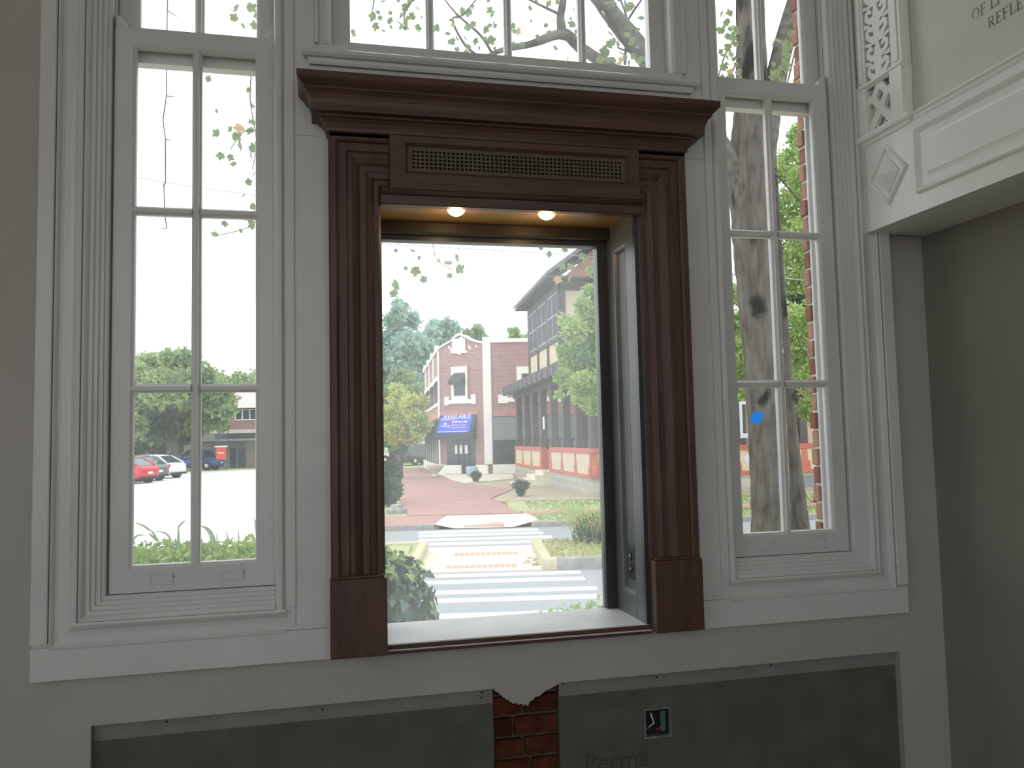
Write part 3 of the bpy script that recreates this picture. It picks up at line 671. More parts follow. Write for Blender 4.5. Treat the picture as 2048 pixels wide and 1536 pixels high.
# ================================================================== OUTSIDE
M['asphalt'] = noisy('worn_asphalt', (.275, .29, .30), (.33, .342, .35), 14, .9, .15, .1, bscale=90)
M['lot'] = noisy('pale_concrete_lot', (.66, .65, .63), (.72, .71, .69), 2, .9, .1)
M['conc'] = noisy('pale_concrete', (.58, .545, .45), (.65, .615, .52), 5, .9, .1, .05)
M['curb'] = noisy('weathered_curb', (.25, .24, .23), (.36, .345, .32), 9, .9, .1, .1)
M['ycurb'] = noisy('faded_yellow_curb', (.46, .41, .26), (.54, .49, .35), 9, .9, .1, .1)
M['paint'] = noisy('road_paint', (.84, .84, .83), (.90, .90, .89), 12, .8, .2)
M['grass'] = noisy('lawn', (.31, .37, .16), (.43, .42, .25), 6, .95, .05, .3, bscale=120, detail=8)
M['drygrass'] = noisy('bare_bank', (.44, .35, .28), (.37, .36, .23), 2.2, .95, .05, .3, bscale=80, detail=8)
M['pave'] = brickmat('brick_paving', (.42, .22, .19), (.50, .29, .25), (.46, .34, .30), .2, .1, .008, plane='xy')
M['tan'] = noisy('faded_brick', (.56, .29, .22), (.64, .37, .29), 12, .9, .1)
M['corner_brick'] = brickmat('facade_brick', (.35, .145, .145), (.43, .195, .19), (.52, .42, .41), .22, .075, .012)
M['white_trim'] = noisy('white_stone', (.80, .79, .74), (.86, .85, .80), 4, .8, .2)
M['awning'] = noisy('charcoal_awning', (.045, .05, .055), (.065, .07, .075), 5, .8, .2)
M['shop_glass'] = principled('shop_glass', (.035, .045, .055), .12, .5)
M['blind'] = noisy('grey_blind', (.20, .22, .23), (.24, .26, .27), 3, .6, .3)
M['screen'] = principled('dark_window_screen', (.055, .06, .072), .6, .2)
M['sashgrey'] = principled('lavender_grey_sash', (.27, .27, .31), .6, .3)
M['signblue'] = principled('sign_blue', (.045, .10, .62), .6, .3)
M['signwhite'] = principled('sign_white', (.85, .85, .88), .6, .3)
M['signpink'] = principled('sign_pink', (.70, .28, .42), .6, .3)
M['redband'] = noisy('dull_red_band', (.42, .19, .17), (.50, .25, .22), 6, .8, .2)
M['timber'] = noisy('grey_brown_timber', (.085, .072, .075), (.125, .105, .105), 6, .7, .25, stretch=(4, 4, 1))
M['stucco'] = noisy('tan_stucco', (.56, .48, .34), (.62, .54, .40), 4, .9, .1)
M['stone'] = brickmat('rubble_stone', (.50, .47, .40), (.38, .36, .31), (.55, .53, .47), .62, .24, .03, stone=True)
M['redpaint'] = noisy('faded_red_paint', (.46, .13, .095), (.53, .18, .13), 5, .7, .25)
M['roof'] = noisy('grey_slate', (.13, .13, .145), (.19, .19, .20), 7, .8, .2)
M['tile'] = noisy('mottled_tile_roof', (.42, .36, .34), (.60, .54, .52), 3.5, .9, .1, .3, bscale=9, detail=8)
M['bark'] = noisy('grey_bark', (.060, .054, .046), (.150, .138, .120), 9, .95, .1, .8, stretch=(1, 1, .22), bscale=26, detail=8, lo=.3, hi=.7)
M['bark2'] = noisy('pale_bark', (.075, .070, .062), (.165, .152, .135), 7, .95, .1, .5, bscale=20, detail=8)
M['knot'] = noisy('dark_bark_scar', (.025, .022, .02), (.085, .076, .066), 14, .95, .1, .6)
M['leaf_near'] = leafmat('tulip_leaf', (.12, .18, .085), (.28, .33, .13), .42, .9)
M['leaf_yellow'] = leafmat('turning_leaf', (.40, .34, .14), (.40, .25, .13), .40, 2)
M['ivy'] = leafmat('ivy_leaf', (.035, .075, .045), (.085, .135, .070), .12, 11, .22)
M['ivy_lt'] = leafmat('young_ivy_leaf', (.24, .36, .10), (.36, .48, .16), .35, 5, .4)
M['fol_hazed'] = leafmat('haze_tinted_foliage', (.26, .42, .39), (.38, .52, .38), .42, .5)  # distance haze painted into the leaf colour as a pale blue cast
M['fol_yel'] = leafmat('yellow_green_foliage', (.56, .55, .17), (.42, .54, .21), .45, .7)
M['fol_mid'] = leafmat('green_foliage', (.19, .29, .13), (.36, .46, .20), .42, .7)
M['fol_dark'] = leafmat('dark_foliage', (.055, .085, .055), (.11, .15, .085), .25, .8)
M['fol_bright'] = leafmat('bright_foliage', (.26, .40, .13), (.46, .56, .22), .45, 1.6)
M['straw'] = leafmat('straw_grass', (.48, .40, .20), (.38, .42, .16), .35, 3)
M['blade'] = leafmat('lily_blade', (.24, .36, .20), (.38, .48, .32), .45, 3)
M['soil'] = noisy('dark_soil', (.05, .045, .035), (.09, .08, .06), 8, .95, .05)

def blotch(m, scale, col, lo, hi, stretch=(1, 1, .5)):
    """irregular dark scars on the bark"""
    nt = m.node_tree; N = nt.nodes; L = nt.links; b = N['Principled BSDF']; src = b.inputs['Base Color'].links[0].from_socket
    tc = N.new('ShaderNodeTexCoord'); mp = N.new('ShaderNodeMapping'); mp.inputs['Scale'].default_value = stretch; mp.inputs['Location'].default_value = (3.1, 1.7, .4)
    L.new(tc.outputs['Object'], mp.inputs[0]); nz = N.new('ShaderNodeTexNoise'); nz.inputs['Scale'].default_value = scale; nz.inputs['Detail'].default_value = 5; nz.inputs['Distortion'].default_value = .6; L.new(mp.outputs[0], nz.inputs['Vector'])
    mr = N.new('ShaderNodeMapRange'); mr.inputs[1].default_value = lo; mr.inputs[2].default_value = hi; L.new(nz.outputs['Fac'], mr.inputs[0])
    mx = N.new('ShaderNodeMix'); mx.data_type = 'RGBA'; L.new(mr.outputs[0], mx.inputs[0]); L.new(src, mx.inputs[6]); mx.inputs[7].default_value = (*col, 1); L.new(mx.outputs[2], b.inputs['Base Color'])
blotch(M['bark'], 2.6, (.022, .020, .018), .56, .66); blotch(M['bark2'], 2.2, (.035, .032, .028), .56, .70)
TH = math.radians(-10.5); SV = np.array((math.cos(TH), math.sin(TH))); TV = np.array((-math.sin(TH), math.cos(TH)))
def stp(s_, t_): q = SV*s_+TV*t_; return (q[0], q[1])
def slab(name, pts, top, th, mat, parent=None, kind=None, **k):
    return MB().prism([(x, y, top-th) for x, y in pts], (0, 0, th)).build(name, mat, parent, kind=kind, **k)
def st_slab(name, s0, s1, t0, t1, top, th, mat, parent=None, kind=None, **k):
    return slab(name, [stp(s0, t0), stp(s1, t0), stp(s1, t1), stp(s0, t1)], top, th, mat, parent, kind, **k)

# ---- ground, parking lot, street
gr = slab('ground', [(-160, .6), (160, .6), (160, 220), (-160, 220)], GZ-.03, .5, M['grass'], kind='structure')
slab('yard', [(-160, -80), (160, -80), (160, .55), (-160, .55)], GZ-.04, .5, M['conc'], kind='structure')
slab('parking_lot', [(-90, 5.2), (-1.7, 5.2), (-2.2, 62.5), (-90, 66)], GZ, .1, M['lot'], kind='structure')
road = st_slab('road', -2.35, 60, 5.2, 15.05, GZ-.004, .1, M['asphalt'], kind='structure')
for (t_, s0, s1) in ((6.39, -1.0, 1.45), (7.24, -1.0, 1.28), (7.76, -1.0, 1.31), (8.50, -1.02, 1.25), (9.01, -1.02, 1.26)):
    st_slab('crossing_bar', s0, s1, t_-.115, t_+.115, GZ+.003, .008, M['paint'], road)
for t_, s0, s1 in ((11.85, -1.25, .95), (12.55, -1.3, 1.2), (13.2, -1.35, 1.22), (13.9, -1.4, 1.1), (14.5, -1.45, 1.05)):
    st_slab('crossing_bar', s0, s1, t_-.19, t_+.19, GZ+.003, .008, M['paint'], road)
# ---- median island with soldier-course bricks
med = st_slab('median', -1.06, .74, 9.22, 11.5, GZ+.02, .06, M['conc'], kind='structure')
bm_ = MB().box(-.034, .034, -.13, .13, 0, .008).mesh('brick', M['tan'])
for (t_, s0, s1) in ((9.66, -.62, .42), (10.95, -.55, .42)):
    n = int((s1-s0)/.088)
    for k in range(n+1):
        q = stp(s0+k*.088, t_); o = inst(bm_, 'brick', med, (q[0], q[1], GZ+.0195), (0, 0, TH)); o.parent = med
def curb(name, pts, h=.17, w=.15, mat=None, parent=None, closed=False):
    return MB().sweep(pts, [(0, GZ-.05), (0, GZ+h-.02), (.02, GZ+h), (w-.02, GZ+h), (w, GZ+h-.02), (w, GZ-.05)], lambda a, b_, z_: (a, b_, z_), side=1, closed=closed).build(name, mat or M['curb'], parent, kind=None if parent else 'structure')
isl = slab('median_planting', [stp(.86, 9.40), stp(14, 9.40), stp(14, 11.6), stp(.86, 11.6)], GZ+.13, .15, M['grass'], kind='structure')
curb('median_curb', [stp(.74, 11.7), stp(.74, 9.25), stp(.96, 9.25)], mat=M['ycurb'], parent=isl)
curb('median_curb', [stp(.965, 9.25), stp(14, 9.25)], mat=M['curb'], parent=isl)
isl2 = slab('median_planting', [stp(-2.2, 9.40), stp(-1.2, 9.40), stp(-1.2, 11.6), stp(-2.2, 11.6)], GZ+.13, .15, M['grass'], kind='structure')
curb('median_curb', [stp(-2.2, 9.25), stp(-1.06, 9.25), stp(-1.06, 11.7), stp(-2.2, 11.7)], mat=M['ycurb'], parent=isl2)
# ---- far pavement: curb, ramp, brick footway, lawn, bank
st_slab('footway', -3.2, -1.05, 15.15, 17.75, GZ+.085, .14, M['pave'], kind='structure')
fc = st_slab('far_curb', -3.3, -1.15, 15.0, 15.16, GZ+.10, .18, M['curb'], kind='structure')
st_slab('curb_run', .95, 30, 15.0, 15.2, GZ+.10, .18, M['curb'], fc)
rp = MB(); a, b_, c_, d_ = stp(-1.15, 15.02), stp(.98, 15.02), stp(.98, 17.0), stp(-1.15, 17.0)
rp.add([(*stp(-.72, 15.0), GZ+.012), (*stp(.55, 15.0), GZ+.012), (*stp(1.15, 15.5), GZ+.10), (*stp(.95, 17.1), GZ+.10), (*stp(-1.0, 17.1), GZ+.10), (*stp(-1.15, 15.1), GZ+.10)], [(0, 1, 2, 3, 4, 5)])
rp.build('kerb_ramp', M['conc'], kind='structure', fixn=False)
slab('ramp_plate', [stp(-.5, 15.03), stp(.35, 15.03), stp(.35, 15.55), stp(-.5, 15.55)], GZ+.06, .03, M['tan'], fc)
st_slab('grass_verge', 1.0, 30, 15.2, 17.1, GZ+.085, .14, M['grass'], kind='structure')
st_slab('path_strip', .9, 30, 17.1, 17.9, GZ+.09, .14, M['redband'], kind='structure')
st_slab('lawn', .6, 30, 17.9, 21.2, GZ+.085, .14, M['grass'], kind='structure')
slab('bank', [(4.3, 21.2), (22, 17.8), (22, 42), (5.6, 42), (4.9, 32)], GZ+.07, .14, M['drygrass'], kind='structure')
slab('brick_walk', [(1.30, 17.4), (4.0, 16.9), (4.25, 22.1), (5.9, 26.2), (4.75, 31.9), (4.95, 36.6), (5.3, 50), (3.6, 56), (1.9, 30), (1.35, 20)], GZ+.10, .14, M['pave'], kind='structure')
slab('entry_path', [(4.85, 34.5), (5.1, 31.4), (7.6, 33.6), (8.6, 38.2), (5.2, 40.5)], GZ+.108, .12, M['conc'], kind='structure')
slab('verge_bed', [(-1.8, 17.9), (1.28, 17.5), (1.9, 30), (3.2, 56), (-1.9, 56)], GZ+.09, .14, M['grass'], kind='structure')

# ---- cars in the lot and far down the walk
M['tyre'] = principled('tyre_rubber', (.02, .02, .021), .8, .2); M['rim'] = principled('alloy_rim', (.55, .56, .58), .3, .5, .8)
M['carglass'] = principled('car_glass', (.03, .04, .05), .08, .6); M['tail'] = principled('tail_lamp', (.50, .03, .025), .25, .5); M['plate'] = principled('licence_plate', (.75, .76, .78), .5, .3)
def car(loc, heading, col, label, kind='sedan', group='cars parked in the lot'):
    """local x = forward, z up; body lofted from cross-sections"""
    e = tag(empty('car', loc, heading), label, 'car', group)
    pm = principled('car_paint', col, .22, .6)
    suv = kind == 'suv'
    Hs = 1.66 if suv else 1.44
    belt = 1.02 if suv else .92
    # stations: x, half width, z_low, z_top(body)
    st = [(-2.25, .55, .42, belt-.22), (-2.20, .74, .34, belt-.06), (-2.05, .84, .26, belt+.02), (-1.55, .90, .22, belt+.03), (-.6, .91, .20, belt), (.5, .91, .20, belt-.02), (1.1, .90, .20, belt-.07), (1.75, .87, .22, belt-.16), (2.1, .78, .28, belt-.28), (2.25, .60, .36, belt-.42)]
    b = MB(); vs = []
    for (x, w, zl, zt) in st:
        h = zt-zl
        vs += [(x, -w*.90, zl), (x, -w, zl+h*.25), (x, -w*1.0, zl+h*.6), (x, -w*.93, zl+h*.93), (x, -w*.80, zt), (x, w*.80, zt), (x, w*.93, zl+h*.93), (x, w, zl+h*.6), (x, w, zl+h*.25), (x, w*.90, zl)]
    n = 10; fs = [(i*n+k, i*n+(k+1) % n, (i+1)*n+(k+1) % n, (i+1)*n+k) for i in range(len(st)-1) for k in range(n)]
    b.add(vs, fs+[tuple(range(n-1, -1, -1)), tuple(range((len(st)-1)*n, len(st)*n))]); b.build('body', pm, e, smooth=True)
    # greenhouse: glass band, then painted roof
    if suv: gs = [(-2.10, .70, belt+.02, belt+.05), (-1.75, .70, belt, Hs-.06), (-1.0, .70, belt, Hs), (.0, .70, belt, Hs-.01), (.35, .69, belt-.02, Hs-.08), (1.15, .66, belt-.06, belt-.02)]
    else: gs = [(-1.95, .66, belt+.02, belt+.04), (-1.25, .68, belt, Hs-.10), (-.75, .68, belt, Hs-.01), (.0, .68, belt, Hs), (.35, .67, belt-.02, Hs-.08), (1.15, .64, belt-.06, belt-.03)]
    g = MB(); vs = []
    for (x, w, zl, zt) in gs: vs += [(x, -w-.10, zl-.02), (x, -w*.86, zt), (x, w*.86, zt), (x, w+.10, zl-.02)]
    m = len(gs); g.add(vs, [(i*4+k, i*4+(k+1) % 4, (i+1)*4+(k+1) % 4, (i+1)*4+k) for i in range(m-1) for k in range(4)]+[(3, 2, 1, 0), (m*4-4, m*4-3, m*4-2, m*4-1)])
    g.build('windows', M['carglass'], e, smooth=False)
    r = MB(); vs = []
    for (x, w, zl, zt) in gs[1:5]: vs += [(x, -w*.89, zt-.05), (x, -w*.84, zt+.012), (x, w*.84, zt+.012), (x, w*.89, zt-.05)]
    r.add(vs, [(i*4+k, i*4+k+1, (i+1)*4+k+1, (i+1)*4+k) for i in range(3) for k in range(3)]); r.build('roof', pm, e, smooth=True, fixn=False)
    for s_ in (-1, 1):                                    # roof pillars
        for (a, b_) in ((0, 1), (4, 5), (2, 2)):
            A, B = gs[a], gs[b_]; p = MB()
            if a == b_: p.tube([(A[0], s_*(A[1]+.10), belt-.02), (A[0], s_*A[1]*.87, A[3])], .035, 5)
            else: p.tube([(A[0], s_*((A[1]+.10) if A[3]-A[2] < .2 else A[1]*.87), A[3]), (B[0], s_*((B[1]+.10) if B[3]-B[2] < .2 else B[1]*.87), B[3])], .045, 5)
            p.build('pillar', pm, e)
    for x in (-1.38, 1.38):
        for s_ in (-1, 1):
            w = MB().lathe([(.20, -.10), (.31, -.11), (.335, -.07), (.335, .07), (.31, .11), (.20, .10)], 20, (0, 0, 0), 'y').build('wheel', M['tyre'], e, (x, s_*.80, .335), smooth=True)
            rm = MB().lathe([(.03, s_*.125), (.10, s_*.118), (.20, s_*.112), (.215, s_*.10)], 20, (0, 0, 0), 'y').build('rim', M['rim'], w, smooth=True)
            MB().lathe([(.37, -.04), (.39, -.04), (.39, .04), (.37, .04)], 20, (0, 0, 0), 'y').build('wheel_arch', M['black'], e, (x, s_*.875, .335))
    for s_ in (-1, 1):
        MB().box(-2.20, -2.08, s_*.48, s_*.80, belt-.22, belt-.06).build('tail_lamp', M['tail'], e, bevel=.03)
        MB().box(2.0, 2.2, s_*.45, s_*.72, belt-.42, belt-.32).build('head_lamp', M['rim'], e, bevel=.03)
        MB().box(.62, .80, s_*.92, s_*1.06, belt-.02, belt+.11).build('door_mirror', pm, e, bevel=.03)
    MB().box(-2.275, -2.25, -.17, .17, .50, .62).build('licence_plate', M['plate'], e)
    MB().box(-2.28, -2.10, -.70, .70, .24, .36).build('bumper_lip', M['black'], e, bevel=.03)
    return e
hd = math.radians(150)
def park(px, py, heading, *a, far=False, **k):
    """put the car so that its near (or far) rear wheel stands at that spot of the lot"""
    q = atz(px, py, GZ); f = np.array((math.cos(heading), math.sin(heading))); l = np.array((-f[1], f[0]))
    sd = 1 if (l @ (EYE[:2]-q[:2])) > 0 else -1
    c = q[:2] + f*1.38 + l*(.80*sd if far else -.80*sd)
    return car((c[0], c[1], GZ), heading, *a, **k)
park(294, 965, math.radians(152), (.50, .030, .040), 'bright red sedan at the left edge of the left window, tail towards us', far=True)
park(316, 960.5, math.radians(150), (.10, .11, .13), 'dark grey car tucked between the red sedan and the white sedan', far=True)
park(351, 955, math.radians(152), (.72, .74, .76), 'white sedan parked in the lot between the red and the blue car', far=True)
park(414, 940, math.radians(166), (.035, .075, .26), 'dark blue sport utility car parked next to the red sign', kind='suv')
q = at(806, 915, 72); car((q[0], q[1], GZ), math.radians(160), (.55, .58, .62), 'pale car far down the street under the yellow-green tree', group='cars far down the street')
q = at(838, 914, 66); car((q[0], q[1], GZ), math.radians(40), (.05, .03, .035), 'dark car far down the street beside the corner shop', kind='suv', group='cars far down the street')

# ---- red sign on a post in the lot
q = atz(443, 941, GZ); se = tag(empty('post_sign', (q[0], q[1]-.3, GZ)), 'small orange red sign panel on two posts beside the blue car', 'sign')
MB().box(-.36, .36, -.03, .03, .85, 1.75).build('sign_panel', principled('orange_red_panel', (.75, .10, .06), .6), se, bevel=.01)
MB().box(-.46, .46, -.04, .04, 1.78, 1.90).build('sign_cap', M['white_trim'], se, bevel=.01)
for x in (-.40, .36): MB().box(x, x+.05, -.03, .03, 0, 1.95).build('post', M['timber'], se)
MB().box(-.22, .20, -.034, -.03, 1.32, 1.40).build('sign_lettering', M['signwhite'], se)

# ---- brick building across the lot
q = atz(395, 940, GZ); lb = tag(empty('lot_building', (-12.6, 71.4, GZ), math.radians(-12.5)), 'two-storey brick building with mottled tile roof behind the parked cars', 'building')
W_ = 12
MB().box(0, W_, 0, 10, 0, 5.35).build('walls', brickmat('lot_building_brick', (.34, .13, .11), (.42, .18, .15), (.42, .30, .27)), lb)
MB().add([(-.5, -.6, 5.25), (W_+.5, -.6, 5.25), (W_+.5, 10.6, 5.25), (-.5, 10.6, 5.25), (2.2, 3.2, 6.75), (W_-2.2, 3.2, 6.75), (W_-2.2, 6.5, 6.75), (2.2, 6.5, 6.75)], [(0, 1, 5, 4), (1, 2, 6, 5), (2, 3, 7, 6), (3, 0, 4, 7), (4, 5, 6, 7), (3, 2, 1, 0)]).build('roof', M['tile'], lb)
MB().box(-.5, W_+.5, -.62, -.4, 5.08, 5.28).build('eaves_board', M['white_trim'], lb)
MB().box(-.05, W_, -.10, .0, 2.95, 3.25).build('floor_band', M['conc'], lb)
MB().box(-.2, W_, -.05, .0, 0, 2.94).build('ground_storey', noisy('dull_brown_plaster', (.26, .23, .20), (.31, .28, .25), 3, .9, .1), lb)  # ground storey in a darker grey-brown plaster
MB().box(1.2, W_, -1.6, -.0, 2.25, 2.45).build('canopy', M['awning'], lb, bevel=.02)
MB().box(1.1, W_, -1.66, -1.56, 2.28, 2.46).build('canopy_fascia', M['blind'], lb)
MB().box(2.5, W_, -.08, -.05, 2.46, 2.94).build('clerestory', M['shop_glass'], lb)
for x in (1.4, 4.2, 7.2):
    w = MB().grid_wall([x, x+1.9], [4.05, 4.98], -.09, .02, [(x+.07, x+.59, 4.12, 4.92), (x+.68, x+1.22, 4.12, 4.92), (x+1.31, x+1.83, 4.12, 4.92)]).build('window', M['white_trim'], lb)
    MB().box(x+.05, x+1.85, -.03, -.01, 4.1, 4.93).build('pane', M['shop_glass'], w)
for x in (3.8, 6.4, 9.5):
    MB().box(x, x+1.3, -.12, -.04, 0, 2.2).build('doorway', M['shop_glass'], lb)
    MB().box(x+.55, x+.70, -.14, -.11, .1, 2.1).build('door_frame', M['blind'], lb)

# ---- corner shop building
R0, L0, LL0 = np.array((7.733, 40.554)), np.array((5.435, 42.427)), np.array((6.348, 57.636))
cb = tag(empty('corner_shop', (7.733, 40.554, GZ)), 'two-storey red brick corner shop with white coping and dark awnings', 'building')
def frame_of(P, d):
    return (P[0]-R0[0], P[1]-R0[1], -GZ), math.atan2(d[1], d[0])
def fac(P, d):
    loc, rz = frame_of(P, d)
    return lambda mb, name, mat, **k: mb.build(name, mat, cb, loc, rz, **k)
def window_at(f, x0, x1, z0, z1, fr=.09, y=-.06, mat=None):
    w = f(MB().grid_wall([x0, x1], [z0, z1], y-.03, y+.05, [(x0+fr, x1-fr, z0+fr, (z0+z1)/2-.03), (x0+fr, x1-fr, (z0+z1)/2+.03, z1-fr)]), 'window', M['blind'])
    MB().box(x0+.02, x1-.02, y, y+.03, z0+.02, z1-.02).build('pane', mat or M['shop_glass'], w); return w
# right facade (local x along the street, -y towards us)
fR = fac(R0, (math.cos(math.radians(-11)), math.sin(math.radians(-11))))
fR(MB().box(0, 9.5, 0, .3, GZ, 6.8), 'wall', M['corner_brick'])
fR(MB().box(-.05, 9.5, -.10, .32, 6.76, 6.98), 'coping', M['white_trim'], bevel=.03)
fR(MB().box(-.14, .30, -.16, .1, .15, 7.08), 'corner_pilaster', M['white_trim'], bevel=.03)
fR(MB().box(.36, 9.5, -.08, 0, 2.75, 3.08), 'shop_band', M['redband'])
fR(MB().box(.30, 9.5, -.14, .0, GZ, .13), 'plinth', M['white_trim'], bevel=.02)
fR(MB().box(.36, 5.0, -.03, .02, .13, 2.75), 'shop_window', M['shop_glass'])
fR(MB().box(.36, 5.0, -.045, -.035, 1.45, 2.72), 'window_blind', M['blind'])
for x in (2.6, 4.9): fR(MB().box(x, x+.07, -.06, -.02, .13, 2.75), 'shop_mullion', M['timber'])
fR(MB().grid_wall([1.70, 3.3], [3.55, 5.42], -.10, .02, [(1.95, 3.05, 3.8, 5.05)]), 'window_surround', M['white_trim'], bevel=.02)
window_at(fR, 1.93, 3.07, 3.78, 5.07)
for a, b_, c_, d_ in ((.66, 1.18, 3.44, 3.90), (1.18, 3.8, 3.50, 3.74), (3.8, 4.3, 3.44, 3.9)): fR(MB().box(a, b_, -.10, .02, c_, d_), 'sill_block', M['white_trim'], bevel=.01)
# chamfered corner facade
cdv = (R0-L0)/np.linalg.norm(R0-L0); fC = fac(L0, cdv); CW = np.linalg.norm(R0-L0)
fC(MB().prism([(0, 0, GZ), (CW, 0, GZ), (CW, 0, 6.74), (2.3, 0, 6.9), (1.9, 0, 7.08), (1.05, 0, 7.08), (.55, 0, 6.86), (0, 0, 6.62)], (0, .3, 0)), 'wall', M['corner_brick'])
fC(MB().sweep([(0, 6.60), (.55, 6.84), (1.05, 7.06), (1.15, 7.20), (1.42, 7.30), (1.70, 7.20), (1.90, 7.06), (2.3, 6.88), (CW, 6.72)], [(0, -.10), (.10, -.10), (.10, .32), (0, .32)], XZ, side=1), 'coping', M['white_trim'])
fC(MB().prism([(.92, -.09, 7.12), (1.76, -.09, 7.12), (1.76, -.09, 6.42), (1.88, -.09, 6.42), (1.88, -.09, 6.28), (1.55, -.09, 6.30), (1.40, -.09, 6.20), (1.22, -.09, 6.30), (.84, -.09, 6.32), (.84, -.09, 6.46), (.92, -.09, 6.46)], (0, .1, 0)), 'shield_panel', M['white_trim'], bevel=.015)
for x, z_ in ((.72, 6.68), (.84, 6.55), (1.98, 6.62), (2.06, 6.52), (2.45, 6.62)): fC(MB().box(x-.05, x+.05, -.06, .02, z_-.06, z_+.06), 'stone_block', M['white_trim'])
fC(MB().grid_wall([.84, 1.86], [3.72, 5.56], -.10, .02, [(1.0, 1.74, 3.92, 5.22)]), 'window_surround', M['white_trim'], bevel=.015)
window_at(fC, .98, 1.76, 3.90, 5.24, .07, -.03)
for x in (.80, 1.90): fC(MB().box(x-.04, x+.04, -.08, .02, 4.0, 5.6), 'stone_strip', M['redband'])
for a, b_, c_, d_ in ((.38, .66, 3.44, 3.92), (2.08, 2.36, 3.44, 3.98), (.66, 2.08, 3.50, 3.72)): fC(MB().box(a, b_, -.10, .02, c_, d_), 'sill_block', M['white_trim'], bevel=.01)
def awning(f, x0, x1, zt, zb, out, flap, mat, name='awning'):
    m = MB().add([(x0, -.03, zt), (x1, -.03, zt), (x1, -out, zb), (x0, -out, zb), (x0, -out, zb-flap), (x1, -out, zb-flap), (x0, -.03, zb-flap), (x1, -.03, zb-flap)], [(0, 3, 2, 1), (3, 4, 5, 2), (0, 6, 4, 3), (1, 2, 5, 7)])
    return f(m, name, mat, fixn=False)
awning(fC, .90, 1.72, 5.20, 4.72, .55, .16, M['awning'])
fC(MB().box(.0, 2.5, -.07, .0, 2.88, 3.10), 'shop_band', M['redband'])
aw = awning(fC, .02, 2.36, 2.92, 1.86, .62, .34, M['awning'])
# banner lying on the awning slope (child of the awning)
SL = math.atan2(2.92-1.86, .59)
def on_awn(mb, name, mat):
    # local: a = across, b = up the slope from its foot
    mb.v = [(a, -.62+b*math.cos(SL)-.012*math.sin(SL)-h*math.sin(SL), 1.86+b*math.sin(SL)+h*math.cos(SL)+.006) for a, b, h in mb.v]
    return mb.build(name, mat, aw, fixn=False)
on_awn(MB().add([(.16, .04, .012), (2.20, .04, .012), (2.20, 1.24, .012), (.16, 1.24, .012)], [(0, 1, 2, 3)]), 'banner', M['signblue'])
on_awn(MB().add([(.22, .84, .02), (1.12, .84, .02), (1.12, .92, .02), (.22, .92, .02)], [(0, 1, 2, 3)]), 'banner_stripe', M['signpink'])
tm = text_mesh('AVAILABLE', .38); vv = np.array([v.co[:] for v in tm.vertices]); vv[:, 0] = vv[:, 0]*(1.72/vv[:, 0].max())
t_ = MB(); t_.v = [(x+.34, y*1.0+.92, .02) for x, y, z_ in vv]; t_.f = [tuple(p.vertices) for p in tm.polygons]; on_awn(t_, 'banner_lettering', M['signwhite'])
rg = random.Random(3)
def dashes(x0, x1, b, h, mat, name):
    m = MB(); x = x0
    while x < x1:
        w = rg.uniform(.04, .08); m.add([(x, b, .02), (x+w, b, .02), (x+w, b+h, .02), (x, b+h, .02)], [(0, 1, 2, 3)]); x += w+rg.choice((.02, .02, .02, .07))
    on_awn(m, name, mat)
dashes(.98, 2.0, .66, .11, M['signwhite'], 'banner_lettering'); dashes(.98, 1.98, .46, .10, M['signpink'], 'banner_lettering')
dashes(.32, .86, .42, .09, M['signwhite'], 'banner_lettering'); dashes(.5, .62, .56, .10, M['signwhite'], 'banner_lettering')
on_awn(MB().add([(.7, .34, .02), (1.98, .34, .02), (1.98, .36, .02), (.7, .36, .02)], [(0, 1, 2, 3)]), 'banner_rule', M['signwhite'])
on_awn(MB().add([(.26, .10, .02), (2.1, .10, .02), (2.1, .13, .02), (.26, .13, .02)], [(0, 1, 2, 3)]), 'banner_rule', M['signwhite'])
fC(MB().box(.45, 2.25, .0, .02, .10, 2.9).box(.45, 2.25, -.02, .0, .14, 2.6), 'entrance_glass', M['shop_glass'])
for x in (1.16, 1.50, 1.86): fC(MB().box(x, x+.06, -.06, -.01, GZ, 2.0), 'door_stile', M['awning'])
for a, b_ in ((.98, 1.14), (1.28, 1.46), (1.60, 1.80)): fC(MB().box(a, b_, -.05, -.03, .75, 1.22), 'door_reflection', M['signwhite'])  # white patches paint the reflections in the door glass
fC(MB().box(.0, 1.40, -.12, .0, GZ, .13), 'plinth', M['white_trim'], bevel=.02)
fC(MB().box(2.30, CW+.1, -.14, .0, GZ, .13), 'plinth', M['white_trim'], bevel=.02)
fC(MB().box(1.42, 2.28, -.04, .0, GZ, .14), 'door_panel', M['awning'])
fC(MB().box(-.05, .05, -.08, .05, .1, 6.5), 'corner_strip', M['white_trim'])
